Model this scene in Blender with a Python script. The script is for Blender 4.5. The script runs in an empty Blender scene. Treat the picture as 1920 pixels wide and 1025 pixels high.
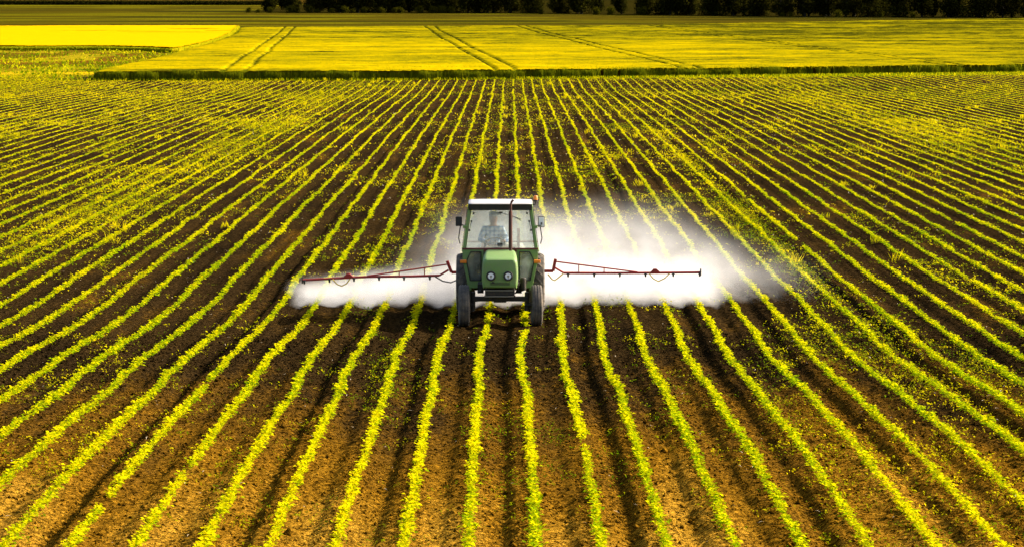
import bpy, bmesh, math, random
import numpy as np
from mathutils import Vector, Matrix

R = math.radians
random.seed(7)
rng = np.random.default_rng(11)
scn = bpy.context.scene
C = scn.collection

# ------------------------------------------------------------------ camera
CAMH = 6.56
cam_d = bpy.data.cameras.new("camera")
cam = bpy.data.objects.new("camera", cam_d)
C.objects.link(cam)
cam.location = (0, 0, CAMH)
cam.rotation_euler = (R(90 - 6.094), 0, -3.0 / 4800)
cam_d.sensor_width = 36
cam_d.lens = 90
cam_d.clip_start = 0.5
cam_d.clip_end = 9000
scn.camera = cam

# ------------------------------------------------------------------ light
SUN_EL, SUN_AZ = 30.0, 74.0      # azimuth measured from +Y (away from the camera) towards +X
world = bpy.data.worlds.new("World")
scn.world = world
world.use_nodes = True
wn = world.node_tree
wn.nodes.clear()
sky = wn.nodes.new("ShaderNodeTexSky")
sky.sky_type = 'NISHITA'
sky.sun_disc = False
sky.sun_elevation = R(SUN_EL)
sky.sun_rotation = R(SUN_AZ)
sky.dust_density = 4.0
bg = wn.nodes.new("ShaderNodeBackground")
bg.inputs[1].default_value = 0.13
wo = wn.nodes.new("ShaderNodeOutputWorld")
wn.links.new(sky.outputs[0], bg.inputs[0])
wn.links.new(bg.outputs[0], wo.inputs[0])

sd = bpy.data.lights.new("sun", 'SUN')
sd.energy = 5.0
sd.angle = R(0.6)
sd.color = (1.0, 0.89, 0.72)
sun = bpy.data.objects.new("sun", sd)
C.objects.link(sun)
dv = Vector((math.sin(R(SUN_AZ)) * math.cos(R(SUN_EL)), math.cos(R(SUN_AZ)) * math.cos(R(SUN_EL)), math.sin(R(SUN_EL))))
sun.rotation_euler = dv.to_track_quat('Z', 'Y').to_euler()

scn.view_settings.view_transform = 'Standard'
scn.view_settings.look = 'None'
scn.view_settings.gamma = 1
scn.view_settings.exposure = 1.12
scn.cycles.max_bounces = 8
scn.cycles.diffuse_bounces = 3
scn.cycles.transparent_max_bounces = 12
scn.cycles.volume_bounces = 4
scn.cycles.volume_step_rate = 1.0
scn.cycles.volume_max_steps = 128
scn.cycles.use_denoising = True

# ------------------------------------------------------------------ materials
def nmat(name):
    m = bpy.data.materials.new(name)
    m.use_nodes = True
    nt = m.node_tree
    return m, nt, nt.nodes["Principled BSDF"], nt.nodes["Material Output"]

def nd(nt, kind, **kw):
    n = nt.nodes.new(kind)
    for k, v in kw.items():
        if k.startswith("i_"):
            key = k[2:]
            n.inputs[int(key) if key.isdigit() else key].default_value = v
        else:
            setattr(n, k, v)
    return n

def ramp(nt, fac, stops):
    r = nt.nodes.new("ShaderNodeValToRGB")
    el = r.color_ramp.elements
    while len(el) < len(stops):
        el.new(0.5)
    for e, (p, c) in zip(el, stops):
        e.position = p
        e.color = (*c, 1)
    nt.links.new(fac, r.inputs[0])
    return r

def mat_paint(name, col, rough=0.45, metal=0.0, dirt=(0.16, 0.10, 0.05), dirt_amt=0.35, scale=9.0, spec=0.5):
    m, nt, p, out = nmat(name)
    tc = nd(nt, "ShaderNodeTexCoord")
    n1 = nd(nt, "ShaderNodeTexNoise", i_Scale=scale, i_Detail=8.0, i_Roughness=0.7)
    nt.links.new(tc.outputs["Object"], n1.inputs["Vector"])
    rp = ramp(nt, n1.outputs[0], [(0.42, (0, 0, 0)), (0.75, (1, 1, 1))])
    mu = nd(nt, "ShaderNodeMath", operation='MULTIPLY', i_1=dirt_amt)
    nt.links.new(rp.outputs[0], mu.inputs[0])
    mx = nd(nt, "ShaderNodeMix", data_type='RGBA')
    mx.inputs[6].default_value = (*col, 1)
    mx.inputs[7].default_value = (*dirt, 1)
    nt.links.new(mu.outputs[0], mx.inputs[0])
    nt.links.new(mx.outputs[2], p.inputs["Base Color"])
    mr = nd(nt, "ShaderNodeMapRange", i_3=rough, i_4=min(1, rough + 0.35))
    nt.links.new(n1.outputs[0], mr.inputs[0])
    nt.links.new(mr.outputs[0], p.inputs["Roughness"])
    p.inputs["Metallic"].default_value = metal
    p.inputs["Specular IOR Level"].default_value = spec
    return m

def mat_leaf(name, c_lo, c_hi, trans=0.45, rough=0.5):
    """leaf: diffuse + light passing through; tint attribute varies each leaf"""
    m, nt, p, out = nmat(name)
    at = nd(nt, "ShaderNodeAttribute", attribute_name="tint")
    rp = ramp(nt, at.outputs["Fac"], [(0.0, c_lo), (1.0, c_hi)])
    nt.links.new(rp.outputs[0], p.inputs["Base Color"])
    p.inputs["Roughness"].default_value = rough
    p.inputs["Specular IOR Level"].default_value = 0.0
    tr = nd(nt, "ShaderNodeBsdfTranslucent")
    nt.links.new(rp.outputs[0], tr.inputs[0])
    ms = nd(nt, "ShaderNodeMixShader", i_0=trans)
    nt.links.new(p.outputs[0], ms.inputs[1])
    nt.links.new(tr.outputs[0], ms.inputs[2])
    nt.links.new(ms.outputs[0], out.inputs[0])
    return m

M = {}
M['crop'] = mat_leaf("crop_leaf", (0.22, 0.36, 0.002), (0.86, 0.72, 0.002), 0.5)
M['weed'] = mat_leaf("weed_leaf", (0.12, 0.19, 0.002), (0.80, 0.64, 0.003), 0.45)
M['wheat_blade'] = mat_leaf("wheat_blade", (0.10, 0.14, 0.004), (0.36, 0.33, 0.004), 0.35)
M['rape_bloom'] = mat_leaf("rape_bloom", (0.30, 0.34, 0.004), (0.85, 0.66, 0.004), 0.4)
M['tree_leaf'] = mat_leaf("tree_leaf", (0.010, 0.012, 0.002), (0.045, 0.042, 0.004), 0.25)
M['bush_leaf'] = mat_leaf("bush_leaf", (0.03, 0.035, 0.002), (0.09, 0.08, 0.004), 0.25)
M['bark'] = mat_paint("bark", (0.014, 0.010, 0.006), 0.9, dirt=(0.02, 0.015, 0.01))
M['green'] = mat_paint("green_paint", (0.145, 0.262, 0.062), 0.36, dirt=(0.20, 0.17, 0.11), dirt_amt=0.5)
M['green_pale'] = mat_paint("pale_green_paint", (0.15, 0.27, 0.08), 0.30, dirt=(0.22, 0.2, 0.13), dirt_amt=0.35)
M['black'] = mat_paint("black_metal", (0.012, 0.012, 0.011), 0.5, dirt=(0.07, 0.05, 0.03), dirt_amt=0.45)
M['engine'] = mat_paint("oily_iron", (0.02, 0.018, 0.014), 0.5, metal=0.3, dirt=(0.10, 0.06, 0.03), dirt_amt=0.5, scale=20)
M['white'] = mat_paint("white_roof_paint", (0.46, 0.44, 0.44), 0.45, dirt=(0.35, 0.3, 0.22), dirt_amt=0.3)
M['rubber'] = mat_paint("dusty_rubber", (0.055, 0.047, 0.040), 0.75, dirt=(0.25, 0.19, 0.13), dirt_amt=0.75, scale=7)
M['rim'] = mat_paint("rim_paint", (0.30, 0.27, 0.20), 0.6, dirt=(0.16, 0.11, 0.06), dirt_amt=0.6)
M['red'] = mat_paint("red_paint", (0.36, 0.018, 0.012), 0.45, dirt=(0.10, 0.03, 0.02), dirt_amt=0.6, scale=6)
M['maroon'] = mat_paint("maroon_paint", (0.12, 0.015, 0.012), 0.5)
M['rust'] = mat_paint("rusty_exhaust", (0.055, 0.018, 0.012), 0.65, dirt=(0.20, 0.06, 0.025), dirt_amt=0.6, scale=5)
M['orange'] = mat_paint("orange_lens", (0.85, 0.22, 0.01), 0.25, dirt_amt=0.1)
M['lens'] = mat_paint("lamp_glass", (0.92, 0.92, 0.90), 0.12, metal=0.0, dirt_amt=0.15)
M['chrome'] = mat_paint("reflector_metal", (0.8, 0.8, 0.78), 0.15, metal=1.0, dirt_amt=0.1)
M['mirror'] = mat_paint("mirror_glass", (0.85, 0.85, 0.85), 0.06, metal=1.0, dirt_amt=0.05)
M['yellow_hose'] = mat_paint("yellow_hose", (0.62, 0.44, 0.05), 0.5)
M['tank'] = mat_paint("tank_plastic", (0.70, 0.68, 0.58), 0.5)
M['seat'] = mat_paint("seat_vinyl", (0.03, 0.03, 0.03), 0.6)
M['skin'] = mat_paint("skin", (0.50, 0.27, 0.18), 0.55, dirt_amt=0.05)
M['cap'] = mat_paint("cap_cloth", (0.34, 0.35, 0.36), 0.9, dirt_amt=0.1)
M['jeans'] = mat_paint("jeans_cloth", (0.04, 0.06, 0.12), 0.9, dirt_amt=0.2)
M['straw'] = mat_paint("dry_straw", (0.62, 0.50, 0.32), 0.8, dirt_amt=0.2)
M['gauge'] = mat_paint("gauge_black", (0.01, 0.01, 0.01), 0.3, dirt_amt=0.05)
M['brown'] = mat_paint("dark_hedge", (0.02, 0.02, 0.004), 0.9)

def mat_glass(name, tint, dust, gloss):
    m, nt, p, out = nmat(name)
    nt.nodes.remove(p)
    tr = nd(nt, "ShaderNodeBsdfTransparent")
    tr.inputs[0].default_value = (*tint, 1)
    df = nd(nt, "ShaderNodeBsdfDiffuse")
    df.inputs[0].default_value = (0.75, 0.74, 0.68, 1)
    gl = nd(nt, "ShaderNodeBsdfGlossy")
    gl.inputs["Roughness"].default_value = 0.04
    tc = nd(nt, "ShaderNodeTexCoord")
    no = nd(nt, "ShaderNodeTexNoise", i_Scale=4.0, i_Detail=5.0)
    nt.links.new(tc.outputs["Object"], no.inputs["Vector"])
    mr = nd(nt, "ShaderNodeMapRange", i_1=0.35, i_2=0.7, i_3=dust * 0.5, i_4=dust * 1.4)
    nt.links.new(no.outputs[0], mr.inputs[0])
    m1 = nd(nt, "ShaderNodeMixShader")
    nt.links.new(mr.outputs[0], m1.inputs[0])
    tl = nd(nt, "ShaderNodeBsdfTranslucent"); tl.inputs[0].default_value = (0.85, 0.86, 0.84, 1)
    m0 = nd(nt, "ShaderNodeMixShader", i_0=.6)
    nt.links.new(df.outputs[0], m0.inputs[1]); nt.links.new(tl.outputs[0], m0.inputs[2])
    nt.links.new(tr.outputs[0], m1.inputs[1])
    nt.links.new(m0.outputs[0], m1.inputs[2])
    m2 = nd(nt, "ShaderNodeMixShader", i_0=gloss)
    nt.links.new(m1.outputs[0], m2.inputs[1])
    nt.links.new(gl.outputs[0], m2.inputs[2])
    nt.links.new(m2.outputs[0], out.inputs[0])
    return m
M['glass'] = mat_glass("dusty_windscreen", (0.96, 0.98, 0.97), 0.22, 0.10)
M['glass_dark'] = mat_glass("green_tinted_glass", (0.42, 0.52, 0.46), 0.28, 0.16)

def mat_plaid():
    m, nt, p, out = nmat("plaid_shirt_cloth")
    tc = nd(nt, "ShaderNodeTexCoord")
    sx = nd(nt, "ShaderNodeSeparateXYZ")
    nt.links.new(tc.outputs["Object"], sx.inputs[0])
    outs = []
    for k, fr in ((0, 70.0), (2, 70.0)):
        a = nd(nt, "ShaderNodeMath", operation='MULTIPLY', i_1=fr)
        nt.links.new(sx.outputs[k], a.inputs[0])
        s = nd(nt, "ShaderNodeMath", operation='SINE')
        nt.links.new(a.outputs[0], s.inputs[0])
        g = nd(nt, "ShaderNodeMath", operation='GREATER_THAN', i_1=0.15)
        nt.links.new(s.outputs[0], g.inputs[0])
        outs.append(g)
    ad = nd(nt, "ShaderNodeMath", operation='ADD')
    nt.links.new(outs[0].outputs[0], ad.inputs[0])
    nt.links.new(outs[1].outputs[0], ad.inputs[1])
    hv = nd(nt, "ShaderNodeMath", operation='MULTIPLY', i_1=0.5)
    nt.links.new(ad.outputs[0], hv.inputs[0])
    rp = ramp(nt, hv.outputs[0], [(0.0, (0.75, 0.82, 0.90)), (0.5, (0.32, 0.46, 0.68)), (1.0, (0.09, 0.17, 0.36))])
    rp.color_ramp.interpolation = 'CONSTANT'
    rp.color_ramp.elements[1].position = 0.4
    rp.color_ramp.elements[2].position = 0.9
    nt.links.new(rp.outputs[0], p.inputs["Base Color"])
    p.inputs["Roughness"].default_value = 0.9
    return m
M['plaid'] = mat_plaid()

# ------------------------------------------------------------------ noise and terrain functions
def vnoise(x, y, seed=0):
    xi = np.floor(x).astype(np.int64); yi = np.floor(y).astype(np.int64)
    xf = x - xi; yf = y - yi
    def h(a, b):
        n = (a * 374761393 + b * 668265263 + seed * 974634777) & 0xffffffff
        n = ((n ^ (n >> 13)) * 1274126177) & 0xffffffff
        n = (n ^ (n >> 16)) & 0xffffffff
        return n / 4294967295.0
    u = xf * xf * (3 - 2 * xf); v = yf * yf * (3 - 2 * yf)
    return (h(xi, yi) * (1 - u) + h(xi + 1, yi) * u) * (1 - v) + (h(xi, yi + 1) * (1 - u) + h(xi + 1, yi + 1) * u) * v

def fbm(x, y, seed=0, oct=3):
    t = 0; a = 1; s = 0
    for k in range(oct):
        t = t + a * vnoise(x * 2 ** k, y * 2 ** k, seed + k * 17); s += a; a *= 0.55
    return t / s

PY = np.array([0, 20, 29, 34.7, 42, 51, 56, 91, 105, 125, 164, 187, 207, 222, 300, 400, 550, 700, 1000, 1500, 3000, 5000], float)
PZ = np.array([.30, .36, .39, .40, .20, .01, .00, .10, .10, .13, .03, -.12, .10, .13, .30, .60, 1.6, 3.1, 6.2, 14, 60, 120], float)
def profile(Y):
    # monotone-ish smooth interpolation: linear, then softened by sampling around
    w = np.clip(np.asarray(Y, float) * 0.05, 1.0, 40)
    return sum(np.interp(Y + k * w, PY, PZ) for k in (-1, -.5, 0, .5, 1)) / 5

S = 0.75
ROW0 = 0.243
def wiggle(Y):
    Y = np.asarray(Y, float)
    return 0.11 * (vnoise(Y / 9.0, Y * 0 + 3.1, 5) - .5) + 0.085 * (vnoise(Y / 3.1, Y * 0 + 7.7, 6) - .5) + 0.06 * (vnoise(Y / 1.3, Y * 0 + 2.2, 9) - .5)

def edge_y(x):    # near edge of the wheat field
    return 207.0 + 0.165 * ((x + 10) + np.sqrt((x + 10) ** 2 + 20))

def relief(x, Y):
    ph = (x - ROW0 - wiggle(Y)) / S
    i = np.floor(ph); u = ph - i
    amp = 0.35 + 0.95 * vnoise(i * 1.37 + 100, Y / 14 + i * 3.1, 21)
    strong = ((i == -1) | (i == 1) | (i == -5) | (i == -3) | (i == 4) | (i == 6) | (i == -8) | (i == 9))
    amp = np.where(strong, amp * 0.45 + 0.50, amp * 0.62)
    a = np.clip((u - .14) / .34, 0, 1); b = np.clip((u - .54) / .15, 0, 1)
    dip = (a * a * (3 - 2 * a)) * (1 - b * b * (3 - 2 * b))
    ridge = np.exp(-((u - .77) / .08) ** 2) * .022
    c = np.clip((u - .86) / .1, 0, 1)
    z = (-0.085 * dip + ridge) * amp
    rowr = 0.012 * (np.exp(-(u / .12) ** 2) + np.exp(-((u - 1) / .12) ** 2))
    fade = np.clip((edge_y(x) - Y) / 3.0, 0, 1) * np.interp(Y, [40, 70, 130], [1, .8, .6])
    return (z + rowr) * fade

def clods(x, Y):
    return 0.064 * np.interp(Y, [40, 70], [1, .4]) * (fbm(x / .12, Y / .15, 31, 2) - .5) + 0.035 * (fbm(x / .5, Y / .8, 41, 2) - .5)

def ground(x, Y):
    x = np.asarray(x, float); Y = np.asarray(Y, float)
    return profile(Y) + relief(x, Y) + clods(x, Y)

# ------------------------------------------------------------------ mesh helpers
def tag(o, label=None, cat=None, group=None, kind=None):
    if label: o["label"] = label
    if cat: o["category"] = cat
    if group: o["group"] = group
    if kind: o["kind"] = kind
    return o

def np_mesh(name, co, faces, mat, parent=None, attrs=None, smooth=False):
    """co (n,3), faces (m,k) of equal size"""
    me = bpy.data.meshes.new(name)
    n = len(co); m, k = faces.shape
    me.vertices.add(n); me.vertices.foreach_set("co", np.ascontiguousarray(co, np.float32).ravel())
    me.loops.add(m * k); me.loops.foreach_set("vertex_index", np.ascontiguousarray(faces, np.int32).ravel())
    me.polygons.add(m); me.polygons.foreach_set("loop_start", np.arange(0, m * k, k, dtype=np.int32))
    me.polygons.foreach_set("loop_total", np.full(m, k, np.int32))
    if smooth:
        me.polygons.foreach_set("use_smooth", np.ones(m, bool))
    me.update(calc_edges=True)
    for an, (typ, data) in (attrs or {}).items():
        a = me.attributes.new(an, typ, 'POINT')
        if typ == 'FLOAT':
            a.data.foreach_set("value", np.ascontiguousarray(data, np.float32).ravel())
        else:
            a.data.foreach_set("color", np.ascontiguousarray(data, np.float32).ravel())
    me.materials.append(mat)
    o = bpy.data.objects.new(name, me)
    C.objects.link(o)
    if parent: o.parent = parent
    return o

def leaves(P, L, W, az, tilt, tint, droop=0.25):
    """diamond leaves folded along the middle: P base points (n,3); returns verts, quads, tint per vertex"""
    n = len(P)
    d = np.stack([np.cos(az) * np.cos(tilt), np.sin(az) * np.cos(tilt), np.sin(tilt)], 1)
    s = np.stack([-np.sin(az), np.cos(az), np.zeros(n)], 1)
    up = np.cross(d, s) * -1
    up = np.where(up[:, 2:3] < 0, -up, up)
    L = L[:, None]; W = W[:, None]
    a = P
    m = P + d * L * .5
    v = np.stack([a, m + s * W * .5 + up * L * .10, P + d * L - np.array([0, 0, 1]) * L * droop, m - s * W * .5 + up * L * .10], 1)
    q = np.arange(n * 4).reshape(n, 4)
    return v.reshape(-1, 3), q, np.repeat(tint, 4)

class MB:
    """collects simple solids into one bmesh"""
    def __init__(s): s.bm = bmesh.new()
    def verts_faces(s, vs, fs):
        v = [s.bm.verts.new(p) for p in vs]
        for f in fs:
            try: s.bm.faces.new([v[i] for i in f])
            except ValueError: pass
        return v
    def box(s, x0, x1, y0, y1, z0, z1):
        s.hexa([(x0, y0, z0), (x1, y0, z0), (x1, y1, z0), (x0, y1, z0), (x0, y0, z1), (x1, y0, z1), (x1, y1, z1), (x0, y1, z1)])
        return s
    def hexa(s, p):
        s.verts_faces(p, [(0, 3, 2, 1), (4, 5, 6, 7), (0, 1, 5, 4), (1, 2, 6, 5), (2, 3, 7, 6), (3, 0, 4, 7)])
        return s
    def beam(s, a, b, w, d=None, upv=(0, 1, 0)):
        a = Vector(a); b = Vector(b); d = d or w
        t = (b - a).normalized(); u = Vector(upv)
        if abs(t.dot(u)) > .95: u = Vector((1, 0, 0))
        r = t.cross(u).normalized(); u = r.cross(t).normalized()
        pts = []
        for c in (a, b):
            for i, j in ((-1, -1), (1, -1), (1, 1), (-1, 1)):
                pts.append(c + r * i * w / 2 + u * j * d / 2)
        s.hexa(pts); return s
    def tube(s, pts, r, n=10, cap=True):
        pts = [Vector(p) for p in pts]
        rs = r if isinstance(r, (list, tuple)) else [r] * len(pts)
        rings = []
        for i, p in enumerate(pts):
            t = (pts[min(i + 1, len(pts) - 1)] - pts[max(i - 1, 0)]).normalized()
            u = Vector((0, 0, 1)) if abs(t.z) < .9 else Vector((0, 1, 0))
            a = t.cross(u).normalized(); b = t.cross(a).normalized()
            rings.append([s.bm.verts.new(p + (a * math.cos(k * 2 * math.pi / n) + b * math.sin(k * 2 * math.pi / n)) * rs[i]) for k in range(n)])
        for A, B in zip(rings, rings[1:]):
            for k in range(n):
                s.bm.faces.new((A[k], A[(k + 1) % n], B[(k + 1) % n], B[k]))
        if cap:
            s.bm.faces.new(rings[0]); s.bm.faces.new(rings[-1])
        return s
    def prism(s, poly, y0, y1):     # polygon in x,z extruded along y
        n = len(poly)
        a = [(x, y0, z) for x, z in poly]; b = [(x, y1, z) for x, z in poly]
        s.verts_faces(a + b, [tuple(range(n)), tuple(range(2 * n - 1, n - 1, -1))] + [(i, (i + 1) % n, n + (i + 1) % n, n + i) for i in range(n)])
        return s
    def lathe(s, prof, n, c=(0, 0, 0), axis='X', closed=True):
        """prof list of (axial, radius)"""
        rings = []
        for a, r in prof:
            ring = []
            for k in range(n):
                t = k * 2 * math.pi / n
                if axis == 'X': p = (c[0] + a, c[1] + r * math.cos(t), c[2] + r * math.sin(t))
                elif axis == 'Y': p = (c[0] + r * math.cos(t), c[1] + a, c[2] + r * math.sin(t))
                else: p = (c[0] + r * math.cos(t), c[1] + r * math.sin(t), c[2] + a)
                ring.append(s.bm.verts.new(p))
            rings.append(ring)
        pairs = list(zip(rings, rings[1:])) + ([(rings[-1], rings[0])] if closed else [])
        for A, B in pairs:
            for k in range(n):
                s.bm.faces.new((A[k], A[(k + 1) % n], B[(k + 1) % n], B[k]))
        if not closed:
            s.bm.faces.new(rings[0]); s.bm.faces.new(rings[-1])
        return s
    def loft(s, rings, cap=True):
        vr = [[s.bm.verts.new(p) for p in r] for r in rings]
        n = len(vr[0])
        for A, B in zip(vr, vr[1:]):
            for k in range(n):
                s.bm.faces.new((A[k], A[(k + 1) % n], B[(k + 1) % n], B[k]))
        if cap:
            s.bm.faces.new(vr[0]); s.bm.faces.new(vr[-1])
        return s
    def build(s, name, mat, parent=None, bevel=0.0, smooth=False, loc=None):
        bmesh.ops.recalc_face_normals(s.bm, faces=s.bm.faces)
        me = bpy.data.meshes.new(name)
        s.bm.to_mesh(me); s.bm.free()
        me.materials.append(mat)
        if smooth:
            me.polygons.foreach_set("use_smooth", np.ones(len(me.polygons), bool))
        o = bpy.data.objects.new(name, me)
        C.objects.link(o)
        if parent: o.parent = parent
        if loc: o.location = loc
        if bevel:
            b = o.modifiers.new("bevel", 'BEVEL'); b.width = bevel; b.segments = 2; b.limit_method = 'ANGLE'
            b.angle_limit = R(35)
        if smooth:
            e = o.modifiers.new("split", 'EDGE_SPLIT'); e.split_angle = R(40)
        return o

def empty(name, loc, label=None, cat=None, group=None):
    o = bpy.data.objects.new(name, None)
    o.empty_display_size = 0.3
    C.objects.link(o); o.location = loc
    return tag(o, label, cat, group)

# ------------------------------------------------------------------ the ground, one sheet to the horizon
def axis_steps(segs):
    out = [segs[0][0]]
    for a, b, s0, s1 in segs:
        x = a
        while x < b - 1e-6:
            t = (x - a) / (b - a)
            x += s0 + (s1 - s0) * t
            out.append(min(x, b))
    return np.array(out)
xp = axis_steps([(0, 13.5, .055, .055), (13.5, 60, .14, .24), (60, 200, 1, 12), (200, 3000, 20, 300)])
gx = np.concatenate([-xp[:0:-1], xp])
gy = axis_steps([(-400, 0, 60, 20), (0, 24, 4, .3), (24, 62, .07, .09), (62, 235, .12, .6), (235, 700, 1.2, 6), (700, 5000, 8, 120)])
GX, GY = np.meshgrid(gx, gy)
fy = np.interp(GY, [0, 200, 260], [1, 1, 0])
GZ = profile(GY) + (relief(GX, GY) + clods(GX, GY)) * fy + (GY > 700) * 0
hill = np.clip((GY - 900) / 1500, 0, 1) * 25 * fbm(GX / 400, GY / 500, 77, 3)
GZ = GZ + hill
co = np.stack([GX, GY, GZ], -1).reshape(-1, 3)
ny, nx = GX.shape
idx = np.arange(ny * nx).reshape(ny, nx)
faces = np.stack([idx[:-1, :-1], idx[:-1, 1:], idx[1:, 1:], idx[1:, :-1]], -1).reshape(-1, 4)
# plant cover of the ground beyond the hoed field, far shade painted in
X_, Y_ = GX, GY
veg = np.zeros_like(GX)
col = np.zeros(GX.shape + (4,)); col[..., 3] = 1
def put(mask, c):
    for k in range(3):
        col[..., k] = col[..., k] * (1 - mask) + c[k] * mask
nz = fbm(X_ / 3, Y_ / 5, 51, 3); nz2 = fbm(X_ / 25, Y_ / 8, 52, 3)
sm = lambda v, a, b: np.clip((v - a) / (b - a), 0, 1)
wedge = sm(Y_ - (edge_y(X_) - .2) + (nz - .5) * 3 * sm(X_, 0, 20) - 8 * (X_ < -34), 0, 1)
leftgrass = sm(-X_ - 34 + (nz - .5) * 8, 0, 3) * sm(Y_ - 185 - (nz2 - .5) * 30, 0, 8)
veg = np.maximum(wedge, leftgrass * .8)
put(np.ones_like(veg), (.10, .085, .004))
nzs = fbm(X_ / 7, Y_ / 11, 55, 3)
put(sm(Y_, 218, 226) * sm(-X_, 28, 32) * sm(nz2 * .5 + nzs * .5, .42, .56), (.15, .075, .006))
put(sm(Y_, 218, 226) * sm(-X_, 28, 32) * sm(nzs, .55, .62) * .8, (.34, .27, .006))       # brown stubble, left
band = sm(Y_, 221, 223) * sm(-Y_, -231, -228) * sm(-X_, 34, 36) * sm(X_, -46, -44)
put(band * sm(nz, .42, .5), (.55, .30, .01))
put(sm(Y_, 470, 480), (.062, .047, .003))  # far band: cloud shade painted into the ground as dark olive
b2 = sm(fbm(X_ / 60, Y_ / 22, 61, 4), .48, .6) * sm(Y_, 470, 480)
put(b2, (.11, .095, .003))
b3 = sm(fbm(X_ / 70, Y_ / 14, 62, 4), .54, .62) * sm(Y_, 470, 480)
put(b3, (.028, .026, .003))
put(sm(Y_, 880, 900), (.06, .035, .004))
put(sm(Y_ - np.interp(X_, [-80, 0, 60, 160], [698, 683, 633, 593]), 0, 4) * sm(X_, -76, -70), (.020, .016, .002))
ground_m, nt, p, out = nmat("field_soil")
tc = nd(nt, "ShaderNodeTexCoord")
def noise(scale, detail=6.0, rough=.6, vec=None):
    n = nd(nt, "ShaderNodeTexNoise", i_Scale=scale, i_Detail=detail, i_Roughness=rough)
    nt.links.new(vec if vec else tc.outputs["Object"], n.inputs["Vector"])
    return n
mp = nd(nt, "ShaderNodeMapping"); mp.inputs["Scale"].default_value = (1.3, .22, 1)
nt.links.new(tc.outputs["Object"], mp.inputs[0])
n_pat = noise(.55, 5, .6, mp.outputs[0])
n_med = noise(7.5, 6, .75)
n_fine = noise(17.0, 5, .75)
sep = nd(nt, "ShaderNodeSeparateXYZ"); nt.links.new(tc.outputs["Object"], sep.inputs[0])
tan = nd(nt, "ShaderNodeMapRange", i_1=24.0, i_2=47.0, i_3=.37, i_4=.0)      # soil colour turns paler and more orange towards the camera
nt.links.new(sep.outputs[1], tan.inputs[0])
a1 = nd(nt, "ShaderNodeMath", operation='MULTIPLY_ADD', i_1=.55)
nt.links.new(n_pat.outputs[0], a1.inputs[0]); nt.links.new(tan.outputs[0], a1.inputs[2])
a2 = nd(nt, "ShaderNodeMath", operation='MULTIPLY_ADD', i_1=.35)
nt.links.new(n_med.outputs[0], a2.inputs[0]); nt.links.new(a1.outputs[0], a2.inputs[2])
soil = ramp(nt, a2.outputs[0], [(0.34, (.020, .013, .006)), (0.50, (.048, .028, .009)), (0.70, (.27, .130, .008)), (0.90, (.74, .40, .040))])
fr = ramp(nt, n_fine.outputs[0], [(0.42, (.10, .09, .08)), (0.54, (1.05, 1.05, 1.05)), (0.68, (1.9, 1.85, 1.7))])
mulc = nd(nt, "ShaderNodeMix", data_type='RGBA', blend_type='MULTIPLY', i_0=.9)
nt.links.new(soil.outputs[0], mulc.inputs[6]); nt.links.new(fr.outputs[0], mulc.inputs[7])
av = nd(nt, "ShaderNodeAttribute", attribute_name="veg")
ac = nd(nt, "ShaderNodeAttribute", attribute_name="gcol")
n_v = noise(2.2, 6, .75)
vr = ramp(nt, n_v.outputs[0], [(0.3, (.5, .5, .5)), (0.7, (1.4, 1.4, 1.4))])
mulv = nd(nt, "ShaderNodeMix", data_type='RGBA', blend_type='MULTIPLY', i_0=.8)
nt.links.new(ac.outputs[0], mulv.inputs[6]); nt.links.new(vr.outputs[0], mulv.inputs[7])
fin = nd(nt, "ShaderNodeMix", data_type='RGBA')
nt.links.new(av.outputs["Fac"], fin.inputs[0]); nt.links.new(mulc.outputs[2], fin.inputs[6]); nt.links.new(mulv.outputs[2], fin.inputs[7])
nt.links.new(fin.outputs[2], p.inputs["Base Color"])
p.inputs["Roughness"].default_value = .95
p.inputs["Specular IOR Level"].default_value = 0.0
# tyre tread printed in the wheel tracks
wv = nd(nt, "ShaderNodeMath", operation='MULTIPLY', i_1=2 * math.pi / .155); nt.links.new(sep.outputs[1], wv.inputs[0])
ws = nd(nt, "ShaderNodeMath", operation='SINE'); nt.links.new(wv.outputs[0], ws.inputs[0])
tra = nd(nt, "ShaderNodeAttribute", attribute_name="track")
wm = nd(nt, "ShaderNodeMath", operation='MULTIPLY'); nt.links.new(ws.outputs[0], wm.inputs[0]); nt.links.new(tra.outputs["Fac"], wm.inputs[1])
wm2 = nd(nt, "ShaderNodeMath", operation='MULTIPLY', i_1=.75); nt.links.new(wm.outputs[0], wm2.inputs[0])
hs = nd(nt, "ShaderNodeMath", operation='MULTIPLY_ADD', i_1=.6); nt.links.new(n_fine.outputs[0], hs.inputs[0]); nt.links.new(wm2.outputs[0], hs.inputs[2])
hs2 = nd(nt, "ShaderNodeMath", operation='MULTIPLY_ADD', i_1=1.2); nt.links.new(n_med.outputs[0], hs2.inputs[0]); nt.links.new(hs.outputs[0], hs2.inputs[2])
bp = nd(nt, "ShaderNodeBump", i_Strength=1.0, i_Distance=.13)
nt.links.new(hs2.outputs[0], bp.inputs["Height"]); nt.links.new(bp.outputs[0], p.inputs["Normal"])
ph = (GX - ROW0 - wiggle(GY)) / S
ii = np.floor(ph); uu = ph - ii
track = (np.abs(uu - .55) < .13) * ((ii == -1) | (ii == 1) | (ii == -8) | (ii == -5) | (ii == 4) | (ii == 6)) * (GY < 62)
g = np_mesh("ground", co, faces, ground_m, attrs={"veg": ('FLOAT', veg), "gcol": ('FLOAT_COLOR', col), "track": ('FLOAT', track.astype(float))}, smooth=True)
tag(g, kind="structure")

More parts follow.
